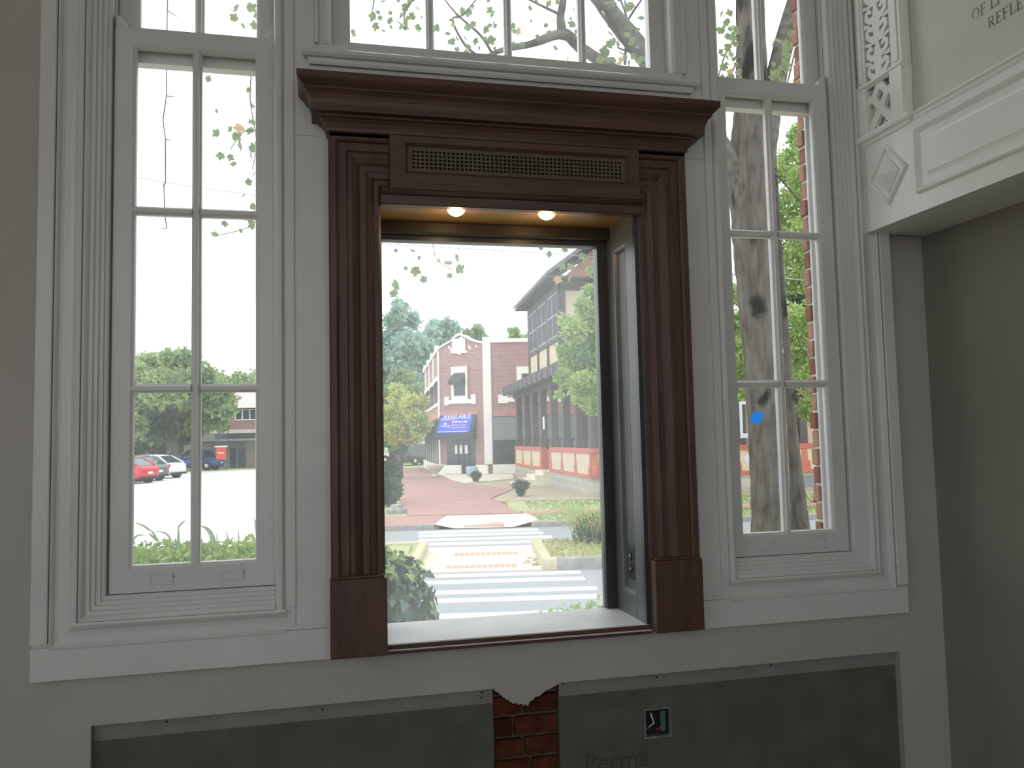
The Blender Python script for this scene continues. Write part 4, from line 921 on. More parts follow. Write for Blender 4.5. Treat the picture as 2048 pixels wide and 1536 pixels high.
# left facade going away from us
ldv = (LL0-L0)/np.linalg.norm(LL0-L0); loc_, rz_ = frame_of(L0, ldv)
fL0 = lambda mb, name, mat, **k: mb.build(name, mat, cb, loc_, rz_, **k)      # outward is +y here
fL0(MB().box(0, 15.2, -.3, 0, GZ, 6.6), 'wall', M['corner_brick'])
fL0(MB().box(0, 15.3, -.32, .10, 6.56, 6.76), 'coping', M['white_trim'])
for x in (2.2, 6.4, 10.6, 14.6): fL0(MB().prism([(x-.7, .06, 6.7), (x+.7, .06, 6.7), (x+.35, .06, 7.05), (x-.35, .06, 7.05)], (0, -.2, 0)), 'coping_step', M['white_trim'])
for x in (4.2, 8.4, 12.6): fL0(MB().box(x-.12, x+.12, 0, .08, 4.8, 6.6), 'stone_strip', M['white_trim'])
for x in (.9, 2.7, 5.0, 6.8, 9.2, 11.0, 13.3):
    fL0(MB().box(x-.05, x+1.35, -.02, .03, 4.95, 5.2), 'window_head', M['white_trim'])
    fL0(MB().box(x-.1, x+1.4, -.02, .05, 3.48, 3.66), 'window_sill', M['white_trim'])
    fL0(MB().box(x+.0, x+1.3, .0, .012, 3.66, 4.95), 'window', M['screen'])
    fL0(MB().add([(x, .03, 4.95), (x+1.3, .03, 4.95), (x+1.3, .45, 4.45), (x, .45, 4.45)], [(0, 1, 2, 3)]), 'awning', M['awning'], fixn=False)
fL0(MB().box(0, 15.2, 0, .08, 2.75, 3.1), 'shop_band', M['redband'])
fL0(MB().add([(0, .03, 2.75), (15, .03, 2.75), (15, 1.0, 1.7), (0, 1.0, 1.7), (0, 1.0, 1.45), (15, 1.0, 1.45)], [(0, 1, 2, 3), (3, 2, 5, 4)]), 'awning', M['awning'], fixn=False)
fL0(MB().box(.1, 15, 0, .03, .12, 2.7), 'shop_window', M['screen'])
for x in (1.8, 3.6, 5.6, 8, 10.4, 12.8): fL0(MB().box(x, x+.12, 0, .08, .12, 2.7), 'shop_mullion', M['white_trim'])
fL0(MB().box(0, 15.2, 0, .14, GZ, .12), 'plinth', M['white_trim'])
MB().box(0, 12, 3, 16, 0, 6.2).build('core', M['corner_brick'], cb, (.6, .5, 0), math.radians(-11))

# ---- half-timbered house with the long porch
pd_ = np.array((.07, 1.0)); pd_ /= np.linalg.norm(pd_); prz = math.atan2(pd_[1], pd_[0])
hs = tag(empty('timbered_house', (7.295, 21.35, GZ), prz), 'half-timbered house with tall porch columns, red rail and stone base', 'building')
Zo = -GZ
# local x runs away from us along the porch, +y = towards the street side (left in the picture)
def h(mb, name, mat, **k):
    mb.v = [(x, y, z_+Zo) for x, y, z_ in mb.v]; return mb.build(name, mat, hs, **k)
h(MB().box(0, 6.4, -9.5, 0, GZ, .22).box(8.25, 15.1, -4, 0, GZ, .22).box(6.4, 8.25, -4, -.5, GZ, .22), 'stone_base', M['stone'])
def rail_run(x0, x1, y, n, along='x'):
    """panelled porch rail: red frame, tan stucco fields with a flared post between them"""
    wd = x1-x0
    if along == 'x':
        B = lambda a, b_, c_, d_, dy: MB().box(a, b_, y-.16-dy, y+dy, c_, d_)
        P = lambda pts, dy: MB().prism([(a, y+dy, z_) for a, z_ in pts], (0, -.16-2*dy, 0))
    else:
        B = lambda a, b_, c_, d_, dy: MB().box(y-dy, y+.16+dy, -b_, -a, c_, d_)
        P = lambda pts, dy: MB().prism([(y-dy, -a, z_) for a, z_ in pts], (.16+2*dy, 0, 0))
    h(B(x0, x1, .22, 1.0, 0), 'rail_panel', M['stucco'])
    h(B(x0-.03, x1+.03, .98, 1.14, .04), 'rail_cap', M['redpaint'], bevel=.01)
    h(B(x0, x1, .20, .32, .02), 'rail_foot', M['redpaint'], bevel=.01)
    for k in range(n+1):
        c_ = x0+wd*k/n; c_ = min(max(c_, x0+.12), x1-.12)
        h(P([(c_-.20, .30), (c_+.20, .30), (c_+.19, .55), (c_+.11, .62), (c_+.09, .99), (c_-.09, .99), (c_-.11, .62), (c_-.19, .55)], .015), 'rail_post', M['redpaint'])
rail_run(0, 6.4, 0, 3); rail_run(8.25, 15.1, 0, 3)
rail_run(0, 9.4, 0, 4, along='y')
# masonry cheeks of the stair gap
h(MB().box(8.05, 8.27, -2.2, .02, .2, 1.05), 'rail_panel', M['redpaint']); h(MB().box(6.38, 6.6, -2.2, .02, .2, 1.05), 'rail_panel', M['redpaint'])
# steps
for k in range(4):
    h(MB().box(6.5-.12*k, 8.15+.12*k, -.45+.0*k, .28+.34*k, GZ-.02, .22-.155*(k+.0)), 'step', noisy('step_stone', (.62, .58, .46), (.70, .66, .54), 4, .9, .1), bevel=.01)
# columns with flared brackets, beam, roof edge
for x in (14.6, 12.35, 10.35, 8.42, 6.25, 4.15, 2.15, .20):
    cl = h(MB().box(x-.14, x+.14, -.30, -.02, 1.12, 3.5), 'column', M['timber'], bevel=.03)
    MB().prism([(x-.14, -.01, 3.0+Zo), (x+.14, -.01, 3.0+Zo), (x+.42, -.01, 3.5+Zo), (x-.42, -.01, 3.5+Zo)], (0, -.26, 0)).build('bracket', M['timber'], cl, bevel=.02)
    MB().box(x-.19, x+.19, -.34, .02, 1.12+Zo, 1.40+Zo).build('column_foot', M['timber'], cl, bevel=.03)
for y in (-2.9, -5.0, -7.1, -9.2):
    cl = h(MB().box(.06, .34, y-.14, y+.14, 1.12, 3.5), 'column', M['timber'], bevel=.03)
h(MB().box(-.1, 15.2, -.36, .04, 3.46, 3.72).box(-.06, .36, -9.5, -.36, 3.46, 3.72), 'porch_beam', M['timber'], bevel=.02)
h(MB().prism([(-.55, .50, 3.70), (-.55, .50, 4.06), (-.55, -.9, 4.62), (-.55, -.9, 3.72)], (16.2, 0, 0)).box(-.5, 3, -9.6, -.9, 3.72, 4.0), 'porch_roof', M['timber'])
for k in range(15): h(MB().box(-.4+k*1.1, -.26+k*1.1, .38, .56, 3.62, 3.98), 'rafter_end', M['roof'])
# dim interior wall of the porch
h(MB().box(.3, 15, -3.2, -3.0, .2, 3.7), 'porch_wall', brickmat('porch_brick', (.36, .13, .11), (.43, .17, .14), (.42, .30, .27)))
for x in (3.5, 8.6, 12.4): h(MB().box(x, x+1.1, -3.0, -2.96, .9, 2.8), 'porch_window', M['shop_glass'])
h(MB().box(7.35, 7.65, .0, .015, 1.85, 2.35), 'paper_notice', M['signwhite'])
# upper storey: timber frame, stucco fields, windows
UX0, UX1, UZ0, UZ1, UY = 6.85, 13.65, 4.40, 7.72, -.60
h(MB().box(UX0, UX1, UY-6.5, UY, UZ0-.3, UZ1), 'upper_wall', M['stucco'])
bays = [UX0, UX0+2.27, UX0+4.54, UX1]
for x in bays: h(MB().box(x-.10, x+.10, UY-.02, UY+.07, UZ0, UZ1), 'timber_post', M['timber'])
for z_, hh in ((UZ0, .16), (5.38, .18), (7.36, .30)): h(MB().box(UX0-.1, UX1+.1, UY-.02, UY+.06, z_, z_+hh), 'timber_rail', M['timber'])
for a, b_ in zip(bays[:-1], bays[1:]):
    m_ = (a+b_)/2
    w = h(MB().grid_wall([a+.12, b_-.12], [5.56, 7.36], UY-.01, UY+.05, [(a+.20, m_-.05, 5.64, 6.42), (m_+.05, b_-.20, 5.64, 6.42), (a+.20, m_-.05, 6.50, 7.28), (m_+.05, b_-.20, 6.50, 7.28)]), 'window', M['sashgrey'])
    MB().box(a+.14, b_-.14, UY, UY+.02, 5.58+Zo, 7.34+Zo).build('pane', M['screen'], w)
for y in (-.65, -1.9, -3.4, -5.0): h(MB().box(UX0-.07, UX0+.02, y-.20, y, UZ0, UZ1), 'timber_post', M['timber'])
for z_, hh in ((UZ0, .16), (5.38, .2), (7.36, .3)): h(MB().box(UX0-.06, UX0+.02, -7.0, UY, z_, z_+hh), 'timber_rail', M['timber'])
# roof with deep eaves
rf = MB().add([(UX0-.95, .05, 7.78), (UX1+.6, .05, 7.78), (UX1+.6, -3.2, 10.1), (UX0-.95, -3.2, 10.1), (UX0-.95, -7.2, 7.78), (UX1+.6, -7.2, 7.78),
   (UX0-.95, .05, 7.94), (UX1+.6, .05, 7.94), (UX1+.6, -3.2, 10.3), (UX0-.95, -3.2, 10.3), (UX0-.95, -7.2, 7.94), (UX1+.6, -7.2, 7.94)],
   [(0, 1, 2, 3), (3, 2, 5, 4), (6, 9, 8, 7), (9, 10, 11, 8), (0, 6, 7, 1), (4, 5, 11, 10), (0, 3, 9, 6), (3, 4, 10, 9), (1, 7, 8, 2), (2, 8, 11, 5)])
h(rf, 'roof', M['roof'])
h(MB().box(UX0-.9, UX1+.5, -7.1, .0, 7.70, 7.78), 'eaves_soffit', M['timber'])
h(MB().prism([(UX0+.1, UY, 7.7), (UX0+.1, -7.0, 7.7), (UX0+.1, -3.2, 10.0)], (.2, 0, 0)), 'gable', M['redband'])
h(MB().box(3.4, 15, -14, -3.2, GZ, 4.4), 'house_core', M['stucco'])
for y in (-6.2, -7.6, -8.9): h(MB().box(-.02, .0, y, y+.8, -.25, .10), 'vent_block', M['blind'])

# ---- stone urn by the shop
q = atz(871, 958, GZ); ue = tag(empty('stone_urn', (q[0], q[1], GZ+.1)), 'low stone urn planter in front of the corner shop', 'planter')
MB().lathe([(.20, 0), (.26, .02), (.24, .10), (.12, .14), (.12, .20), (.24, .28), (.40, .46), (.46, .56), (.46, .62), (.38, .62)], 20).build('urn_bowl', M['conc'], ue, smooth=True)
# low stone block, stump-like, near the left verge
q = atz(793, 1034, GZ); re_ = tag(empty('low_stone', (q[0], q[1], GZ+.09)), 'grey low stone block in the grass at the left of the brick walk', 'stone')
MB().lathe([(.26, 0), (.27, .10), (.22, .16), (.20, .16)], 9).build('stone_body', M['curb'], re_)
MB().lathe([(.17, .16), (.16, .22), (.10, .23)], 9).build('stone_cap', M['curb'], re_)
# barrel planter next to the door
q = atz(944, 957, GZ); be = tag(empty('door_planter', (q[0], q[1], GZ+.1)), 'blue grey barrel planter beside the corner shop door', 'planter')
MB().lathe([(.24, 0), (.30, .22), (.30, .42), (.26, .50), (.22, .50)], 16).build('planter_body', principled('blue_grey_glaze', (.36, .44, .50), .6), be, smooth=True)
MB().lathe([(.22, .47), (.05, .48)], 16).build('planter_soil', M['soil'], be)
# ================================================================== PLANTS, WIRES
def tree(name, label, cat, group, base, trunk_pts, blobs, n, size, mat, seed, bark=None, droop=.3, shell=.5, extra=None):
    """trunk (bark tube) and a crown of real leaves; blobs and trunk in world space"""
    e = tag(empty(name, base), label, cat, group); rng = np.random.default_rng(seed)
    P = cloud_points(blobs, n, rng, shell)-np.array(base); V, F = leaf_quads(P, size, rng, droop)
    np_mesh('crown', V, F, mat, e, kind='stuff')
    if extra:
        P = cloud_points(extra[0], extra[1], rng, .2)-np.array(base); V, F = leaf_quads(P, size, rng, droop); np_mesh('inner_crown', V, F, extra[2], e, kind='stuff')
    if trunk_pts:
        t = MB()
        for pts, rad in trunk_pts: t.tube([np.array(p)-np.array(base) for p in pts], rad, 8)
        t.build('trunk', bark or M['bark'], e, smooth=True)
    return e
def gpt(px, py): q = atz(px, py, GZ); return (q[0], q[1], GZ)

# tall grove behind the corner shop
def simple_trunk(b, top, r): return [([b, ((b[0]*.5+top[0]*.5), (b[1]*.5+top[1]*.5), (b[2]+top[2])/2), top], [r, r*.75, r*.3])]
c = at(800, 915, 78); b0 = (c[0], c[1], GZ)
tree('tall_tree', 'tall hazy blue-green tree at the far left behind the corner shop', 'tree', 'trees behind the corner shop', b0, simple_trunk(b0, at(800, 640, 78), .5),
     blobs_from([(800, 650, 28), (778, 690, 30), (818, 690, 32), (790, 740, 40), (835, 735, 32), (800, 790, 44), (845, 780, 34), (800, 620, 16), (782, 640, 14), (822, 640, 18), (795, 605, 10), (850, 700, 22), (865, 670, 16)], 78, 1.2, 2), 9500, .50, M['fol_hazed'], 11)
c = at(880, 915, 97); b0 = (c[0], c[1], GZ)
tree('tall_tree', 'hazy blue-green tree rising right over the chamfered parapet', 'tree', 'trees behind the corner shop', b0, simple_trunk(b0, at(882, 660, 97), .45),
     blobs_from([(880, 668, 24), (895, 650, 14), (862, 690, 26), (890, 700, 26), (908, 655, 10), (870, 650, 10), (850, 720, 26), (860, 655, 8)], 97, 1.2, 4), 6500, .55, M['fol_hazed'], 12)
c = at(945, 900, 92); b0 = (c[0], c[1], GZ)
tree('roofline_tree', 'small tree top peeping over the middle of the shop roof', 'tree', 'trees behind the corner shop', b0, simple_trunk(b0, at(945, 668, 92), .35),
     blobs_from([(935, 668, 12), (955, 662, 14), (945, 690, 22), (968, 680, 12)], 92, 1, 5), 1500, .42, M['fol_mid'], 13)
c = at(1030, 900, 90); b0 = (c[0], c[1], GZ)
tree('roofline_tree', 'small yellowish tree top over the shop roof next to the timbered house', 'tree', 'trees behind the corner shop', b0, simple_trunk(b0, at(1030, 668, 90), .35),
     blobs_from([(1028, 664, 10), (1034, 680, 14), (1055, 676, 8)], 90, 1, 6), 800, .42, M['fol_bright'], 14)
# yellow-green street tree on the left of the walk
c = at(800, 925, 40); b0 = (c[0], c[1], GZ)
tree('street_tree', 'low yellow-green street tree left of the brick walk', 'tree', None, b0, simple_trunk(b0, at(802, 800, 40), .14),
     blobs_from([(800, 800, 22), (825, 812, 24), (785, 830, 26), (835, 835, 20), (812, 850, 28), (785, 865, 22), (838, 858, 16), (820, 875, 18), (852, 850, 10), (795, 780, 14), (845, 800, 10)], 40, 1.2, 7), 9000, .17, M['fol_yel'], 15)
c = at(780, 915, 66); b0 = (c[0], c[1], GZ)
tree('understorey_tree', 'mid-green bushy tree behind the yellow-green street tree', 'tree', None, b0, simple_trunk(b0, at(795, 800, 66), .2),
     blobs_from([(790, 790, 26), (805, 760, 24), (830, 790, 24), (820, 770, 16), (785, 880, 20), (820, 900, 12), (800, 895, 12)], 66, .4, 8), 6000, .30, M['fol_mid'], 16)
# dark shrub at the left edge of the walk
b0 = gpt(782, 1010)
tree('tall_shrub', 'tall dark evergreen shrub at the left edge of the brick walk', 'shrub', None, b0, [([b0, (b0[0], b0[1], .4)], [.06, .03])],
     blobs_from([(783, 935, 14), (786, 955, 16), (782, 975, 20), (790, 985, 14), (778, 995, 16), (795, 972, 9), (776, 950, 14)], 24, 1, 9), 5000, .09, M['fol_dark'], 17)
# two clipped shrubs on the bank
for (px, py, r, lab, sd) in ((952, 968, 11, 'small round shrub near the shop plinth, the farther of the two on the bank', 18), (1042, 997, 17, 'small vase-shaped shrub in front of the stone steps', 19)):
    b0 = gpt(px, py); D = float((np.array(b0)-EYE) @ _fw); k = D/FPX
    b0 = (b0[0], b0[1], GZ+.07)
    bl = [(b0[0], b0[1], b0[2]+1.15*r*k*1.15, r*k*1.05, r*k*1.0, r*k*.72), (b0[0], b0[1], b0[2]+.6*r*k, r*k*.55, r*k*.55, r*k*.6)]
    tree('clipped_shrub', lab, 'shrub', 'shrubs on the bank', b0, [([b0, (b0[0], b0[1], b0[2]+r*k)], [.03, .015])], bl, 1500, .055 if r < 12 else .05, M['fol_dark'], sd)
# leafy bough in front of the timbered house
c = np.array(at(1330, 960, 17)); b0 = (c[0], c[1], GZ)
tree('garden_tree', 'bright green tree hanging in front of the timbered house', 'tree', None, b0, [([b0, at(1320, 800, 17), at(1280, 640, 16.6), at(1215, 560, 16.3)], [.16, .13, .09, .04]), ([at(1300, 760, 16.9), at(1230, 740, 16.5), at(1160, 720, 16.2)], [.07, .05, .02])],
     blobs_from([(1175, 640, 32), (1150, 660, 26), (1185, 590, 24), (1165, 610, 18), (1180, 700, 36), (1145, 720, 26), (1130, 755, 22), (1165, 770, 30), (1190, 760, 30), (1185, 810, 20), (1190, 540, 14), (1215, 640, 50), (1225, 740, 50), (1130, 640, 14), (1125, 700, 14), (1195, 520, 8), (1160, 800, 14), (1118, 790, 8), (1240, 560, 40)], 16.4, 1.4, 10), 13000, .085, M['fol_bright'], 20, extra=(blobs_from([(1185, 660, 30), (1180, 730, 34), (1160, 690, 24), (1200, 790, 24)], 16.6, 1, 11), 1800, M['fol_mid']))
# big tree in the lot
c = at(345, 940, 60); b0 = (c[0], c[1], GZ)
tree('lot_tree', 'broad green tree behind the parked cars in the left window', 'tree', None, b0, [([b0, at(345, 870, 60), at(340, 800, 60), at(345, 730, 60)], [.45, .4, .3, .1]), ([at(345, 870, 60), at(300, 830, 59.5), at(280, 790, 59)], [.2, .15, .06]), ([at(343, 850, 60), at(400, 810, 59.5), at(430, 790, 59)], [.2, .15, .06])],
     blobs_from([(300, 735, 32), (345, 728, 30), (375, 730, 26), (280, 760, 34), (330, 775, 42), (385, 775, 42), (420, 790, 36), (290, 810, 38), (340, 830, 40), (390, 840, 36), (430, 830, 30), (450, 800, 22), (270, 850, 22), (310, 870, 18), (410, 750, 22), (445, 850, 14), (330, 712, 12), (365, 708, 12), (455, 825, 12)], 60, 1.6, 12), 15000, .36, M['fol_mid'], 21,
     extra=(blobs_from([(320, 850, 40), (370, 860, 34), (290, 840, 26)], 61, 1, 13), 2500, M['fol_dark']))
# dark hedge and far trees behind the lot
for k, (px, r, lab) in enumerate(((290, 34, 'dark undergrowth at the back of the lot behind the red car'), (360, 34, 'dark undergrowth at the back of the lot behind the white car'))):
    UD = 70+9*k; c = at(px, 905, UD); b0 = (c[0], c[1], GZ)
    tree('undergrowth', lab, 'bush', 'undergrowth behind the lot', b0, None, blobs_from([(px-24, 892, 24), (px+8, 888, 26), (px+30, 894, 22), (px-8, 910, 22), (px+20, 912, 20)], UD, .5, 30+k), 2600, .4, M['fol_dark'], 22+k)
for k, (pts, lab) in enumerate(((((440, 755, 10), (425, 750, 12), (450, 762, 12)), 'small dark tree over the tiled roof, nearest the lot tree'), (((475, 752, 11), (490, 758, 12), (462, 762, 10)), 'middle round tree over the tiled roof'), (((510, 748, 12), (528, 752, 20), (500, 762, 10)), 'tree over the tiled roof at the right edge of the left window'))):
    FD = 100+14*k; c = at(pts[0][0], 900, FD); b0 = (c[0], c[1], GZ)
    tree('far_tree', lab, 'tree', 'trees beyond the tiled roof', b0, simple_trunk(b0, at(pts[0][0], 760, FD), .3), blobs_from(list(pts)+[(p[0], p[1]+22, p[2]+6) for p in pts], FD, .5, 40+k), 1100, .5, M['fol_mid'], 25+k)
# green trees seen in the right window
c = np.array(at(1640, 980, 21)); b0 = (c[0], c[1], GZ)
tree('park_tree', 'dense bright green tree behind the big trunk in the right window', 'tree', None, b0, [([b0, at(1660, 800, 21), at(1640, 600, 21), at(1610, 420, 21)], [.2, .17, .13, .05])],
     blobs_from([(1590, 330, 44), (1630, 360, 50), (1580, 420, 50), (1630, 470, 56), (1585, 540, 52), (1640, 590, 60), (1590, 650, 50), (1620, 700, 56), (1580, 740, 36), (1640, 760, 46), (1600, 270, 26), (1625, 820, 30), (1470, 590, 24), (1480, 650, 30), (1475, 700, 28), (1480, 740, 30), (1468, 640, 20), (1500, 690, 40), (1530, 600, 40), (1660, 420, 50), (1480, 790, 16), (1610, 250, 16)], 20, 1.4, 50), 26000, .105, M['fol_bright'], 30,
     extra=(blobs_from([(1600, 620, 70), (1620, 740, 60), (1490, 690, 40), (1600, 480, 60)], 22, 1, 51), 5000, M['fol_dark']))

# ---- the big old tree outside the right window, with boughs overhead
TD = 14.0
be0 = np.array(gpt(1540, 1092)); be0[2] = GZ-.1
bt = tag(empty('old_tree', tuple(be0)), 'big grey-barked tree with forked limbs close outside the right window', 'tree')
def px_tube(mb, pts, D=TD, n=14, wob=.0, rs=1):
    rg_ = random.Random(rs); P = []; R_ = []
    for p in pts:
        d = D+(p[3] if len(p) > 3 else 0); P.append(at(p[0], p[1], d)-be0); R_.append(p[2]*d/FPX)
    # resample smoothly
    PP, RR = [], []; m = 6
    for i in range(len(P)-1):
        p0, p1, p2, p3 = P[max(i-1, 0)], P[i], P[i+1], P[min(i+2, len(P)-1)]
        for k in range(m):
            t = k/m; PP.append(.5*((2*p1)+(-p0+p2)*t+(2*p0-5*p1+4*p2-p3)*t*t+(-p0+3*p1-3*p2+p3)*t**3)); RR.append((R_[i]*(1-t)+R_[i+1]*t)*(1+wob*rg_.uniform(-1, 1)))
    PP.append(P[-1]); RR.append(R_[-1]); return mb.tube(PP, RR, n)
trk = MB(); px_tube(trk, [(1541, 1100, 44), (1540, 1060, 37), (1537, 980, 35), (1532, 880, 34.5), (1526, 760, 34.5), (1516, 640, 36), (1509, 540, 38), (1504, 440, 41), (1499, 340, 42), (1502, 250, 36), (1503, 150, 31), (1501, 50, 28), (1497, -140, 26), (1490, -420, 22)], n=20, wob=.035)
trk.build('trunk', M['bark'], bt, smooth=True)
lm = MB(); px_tube(lm, [(1512, 420, 22), (1526, 330, 24), (1538, 240, 22), (1553, 150, 21), (1578, 50, 19), (1610, -60, 16), (1660, -220, 12)], wob=.03); lm.build('limb', M['bark2'], bt, smooth=True)
lm = MB(); px_tube(lm, [(1496, 470, 24), (1476, 370, 26), (1420, 270, 25, -.3), (1345, 180, 24, -.7), (1290, 110, 22, -1.0), (1240, 50, 20, -1.3), (1195, -10, 17, -1.6), (1140, -90, 14, -2), (1040, -220, 10, -2.5)], wob=.05); lm.build('limb', M['bark2'], bt, smooth=True)
lm = MB(); px_tube(lm, [(1262, 165, 14, -1.0), (1205, 125, 12, -1.2), (1160, 95, 11, -1.5), (1126, 68, 11, -1.8), (1062, 88, 7, -2.2), (1005, 100, 5.5, -2.6), (965, 118, 4, -3), (900, 150, 3, -3.4)], wob=.05); lm.build('limb', M['bark2'], bt, smooth=True)
lm = MB(); px_tube(lm, [(1126, 72, 11, -1.8), (1121, 35, 8, -1.9), (1126, -10, 7, -2), (1110, -90, 5, -2.3)]); lm.build('limb', M['bark2'], bt, smooth=True)
# second, thinner trunk behind
t2b = np.array(gpt(1603, 1078)); t2 = tag(empty('slender_tree', tuple(t2b)), 'slender leaning trunk just right of the big tree, in the right window', 'tree')
_k = be0; be0 = t2b
tk = MB(); px_tube(tk, [(1604, 1090, 25), (1599, 1040, 18), (1593, 960, 14), (1586, 880, 11), (1580, 790, 9), (1573, 690, 7), (1566, 590, 6), (1558, 470, 5), (1550, 330, 4), (1542, 200, 3)], D=14.6, n=14, wob=.04); tk.build('trunk', M['bark'], t2, smooth=True)
be0 = _k
# leaf shapes: a lobed leaf with a fold (each leaf is its own piece)
def leaf_mesh(name, mat, lob):
    m = MB(); pts = [(0, 0)]+lob; pts = lob
    V = [(x, y, .10*abs(x)) for x, y in pts]; V.append((0, .45, -.03)); n = len(pts)
    m.add(V, [(i, (i+1) % n, n) for i in range(n)]); return m.mesh(name, mat)
TUL = [(0, 0), (.28, .10), (.46, .30), (.30, .46), (.40, .74), (.16, .80), (0, .70), (-.16, .80), (-.40, .74), (-.30, .46), (-.46, .30), (-.28, .10)]
IVY = [(0, 0), (.22, -.06), (.48, .14), (.30, .36), (.20, .62), (0, 1.0), (-.20, .62), (-.30, .36), (-.48, .14), (-.22, -.06)]
lf_a, lf_b = leaf_mesh('leaf', M['leaf_near'], TUL), leaf_mesh('leaf', M['leaf_yellow'], TUL)
lr = random.Random(21)
def twig(pts, D, r=3.0):
    m = MB(); px_tube(m, [(x, y, max(r*(1-.75*i/len(pts)), .8), dd) for i, (x, y, dd) in enumerate(pts)], D=D, n=5); m.build('twig', M['bark2'], bt, smooth=True)
def put_leaf(px, py, D, size_px, yellow=False):
    q = at(px, py, D)-be0; s_ = size_px*D/FPX
    o = inst(lf_b if yellow else lf_a, 'leaf', bt, tuple(q), (math.pi/2+lr.uniform(-.9, .9), lr.uniform(-3.1, 3.1), -YAW+lr.uniform(-1.0, 1.0)), (s_, s_, s_))
# transom: twigs and leaves
for T in ([(1122, 30, -1.9), (1080, 10, -2.3), (1040, -10, -2.6)], [(965, 118, -3), (930, 90, -3.2), (905, 40, -3.4), (925, 30, -3.4), (960, -10, -3.6)], [(985, 108, -2.8), (960, 70, -3), (915, 30, -3.2), (890, 0, -3.4)],
          [(1290, 110, -1), (1262, 60, -1.2), (1245, 10, -1.4), (1225, -30, -1.6)], [(1250, 130, -.9), (1252, 70, -1.1), (1250, 0, -1.3)], [(1240, 70, -1.2), (1262, 30, -1.3), (1290, -10, -1.5)], [(1226, 60, -1.3), (1212, 20, -1.5), (1200, -20, -1.7)], [(1285, 100, -1), (1262, 104, -1.1), (1235, 95, -1.2)], [(1110, -30, -2.2), (900, -60, -3.5), (770, -30, -4), (745, 20, -4.2)], [(880, -30, -3.6), (815, 10, -3.9), (810, 60, -4)]):
    twig(T, TD, 3.2)
LV = []
for k in range(26): LV.append((lr.gauss(800, 38), lr.uniform(0, 60), lr.uniform(9, 11), lr.uniform(7, 14)))
for k in range(44): LV.append((lr.gauss(945, 45), lr.uniform(-5, 115), lr.uniform(10, 12), lr.uniform(7, 13)))
for k in range(20): LV.append((lr.uniform(1020, 1165), lr.uniform(0, 60)+lr.choice((0, 0, 60)), lr.uniform(11, 13), lr.uniform(7, 12)))
for k in range(48): LV.append((lr.gauss(1250, 40), lr.uniform(0, 135), lr.uniform(11.5, 13.5), lr.uniform(8, 15)))
LV += [(816, 48, 10, 15), (752, 28, 10, 16), (748, 45, 10, 14), (838, 20, 10, 11), (985, 20, 11, 12), (1215, 115, 12.5, 20), (1205, 100, 12.5, 16), (1225, 18, 12.5, 18), (960, 52, 11, 12), (966, 62, 11, 14), (930, 50, 11, 12), (975, 76, 11, 15), (950, 76, 11, 12)]
# left window upper right
for (x, y, s_) in ((475, 8, 14), (492, 14, 16), (511, 25, 13), (470, 44, 13), (484, 45, 10), (514, 58, 13), (411, 160, 10), (492, 180, 9), (430, 220, 7), (503, 215, 9), (508, 240, 13), (486, 252, 16), (498, 255, 13), (440, 266, 13), (463, 272, 15), (482, 285, 16), (512, 280, 13), (465, 258, 10), (448, 308, 13), (458, 308, 11), (502, 305, 15), (504, 318, 11), (463, 325, 10), (508, 345, 9), (494, 370, 11), (486, 390, 9), (500, 410, 11), (444, 442, 11), (498, 450, 14), (510, 455, 13), (434, 474, 12), (516, 470, 10), (485, 465, 8)):
    LV.append((x, y, lr.uniform(7.5, 9.0), s_*1.1))
twig([(540, -60, -5), (520, 60, -5), (500, 180, -5.2), (512, 280, -5.3), (505, 340, -5.4)], TD, 2); twig([(512, 260, -5.3), (485, 265, -5.3), (460, 300, -5.4)], TD, 1.5); twig([(540, 400, -5), (505, 450, -5.2), (440, 470, -5.4)], TD, 1.3)
# centre glass, upper part
for (x, y, s_) in ((824, 504, 9), (837, 520, 8), (826, 534, 17), (811, 541, 8), (870, 512, 10), (876, 524, 8), (897, 530, 15), (910, 515, 14), (911, 538, 17), (905, 552, 10), (796, 565, 20), (845, 566, 13), (791, 593, 15), (811, 604, 10), (789, 498, 7), (1078, 498, 8), (1102, 503, 12), (1128, 505, 14), (1157, 510, 12), (1140, 560, 12), (1112, 552, 14), (1150, 535, 14), (1130, 528, 14), (1172, 515, 10), (1185, 525, 12)):
    LV.append((x, y, lr.uniform(8, 9.5), s_))
twig([(860, 440, -5), (872, 515, -5), (905, 540, -5)], TD, 1.0); twig([(1200, 490, -5), (1160, 520, -5), (1110, 550, -5)], TD, 1.2)
# right window top
for k in range(40): LV.append((lr.uniform(1440, 1475), lr.uniform(30, 165), lr.uniform(10, 12.5), lr.uniform(8, 14)))
for k in range(30): LV.append((lr.uniform(1540, 1605), lr.uniform(70, 165), lr.uniform(10, 12.5), lr.uniform(8, 14)))
for T in ([(1475, 70, 0), (1450, 110, -.6), (1435, 160, -.8)], [(1480, 110, 0), (1462, 150, -.5), (1455, 190, -.8)], [(1600, 20, -.5), (1592, 90, -.8), (1575, 165, -1), (1565, 210, -1)], [(1610, 130, -.5), (1585, 170, -.8)], [(1545, 340, 0), (1585, 385, .6), (1612, 420, 1)]): twig(T, TD, 2.6)
for (x, y, D, s_) in LV[:298]: put_leaf(x, y, D, s_*1.45, lr.random() < .07)

# ---- ivy-covered hedge close outside, its end seen through the centre glass
HX0, HX1, HY, HZ = -4.6, .0, 2.75, .84
hg = tag(empty('ivy_hedge', (-1.5, HY, GZ)), 'rounded hedge overgrown with ivy close outside the opening', 'hedge')
ho = np.array((-1.5, HY, GZ))
rng = np.random.default_rng(5)
def hedge_pt(u, v):
    """u along the hedge (1 = right end cap), v round the section 0..1 (front foot .. top .. back foot)"""
    t = np.pi*v; yy = -np.cos(t); zz = np.sin(t)**.55
    return yy, zz
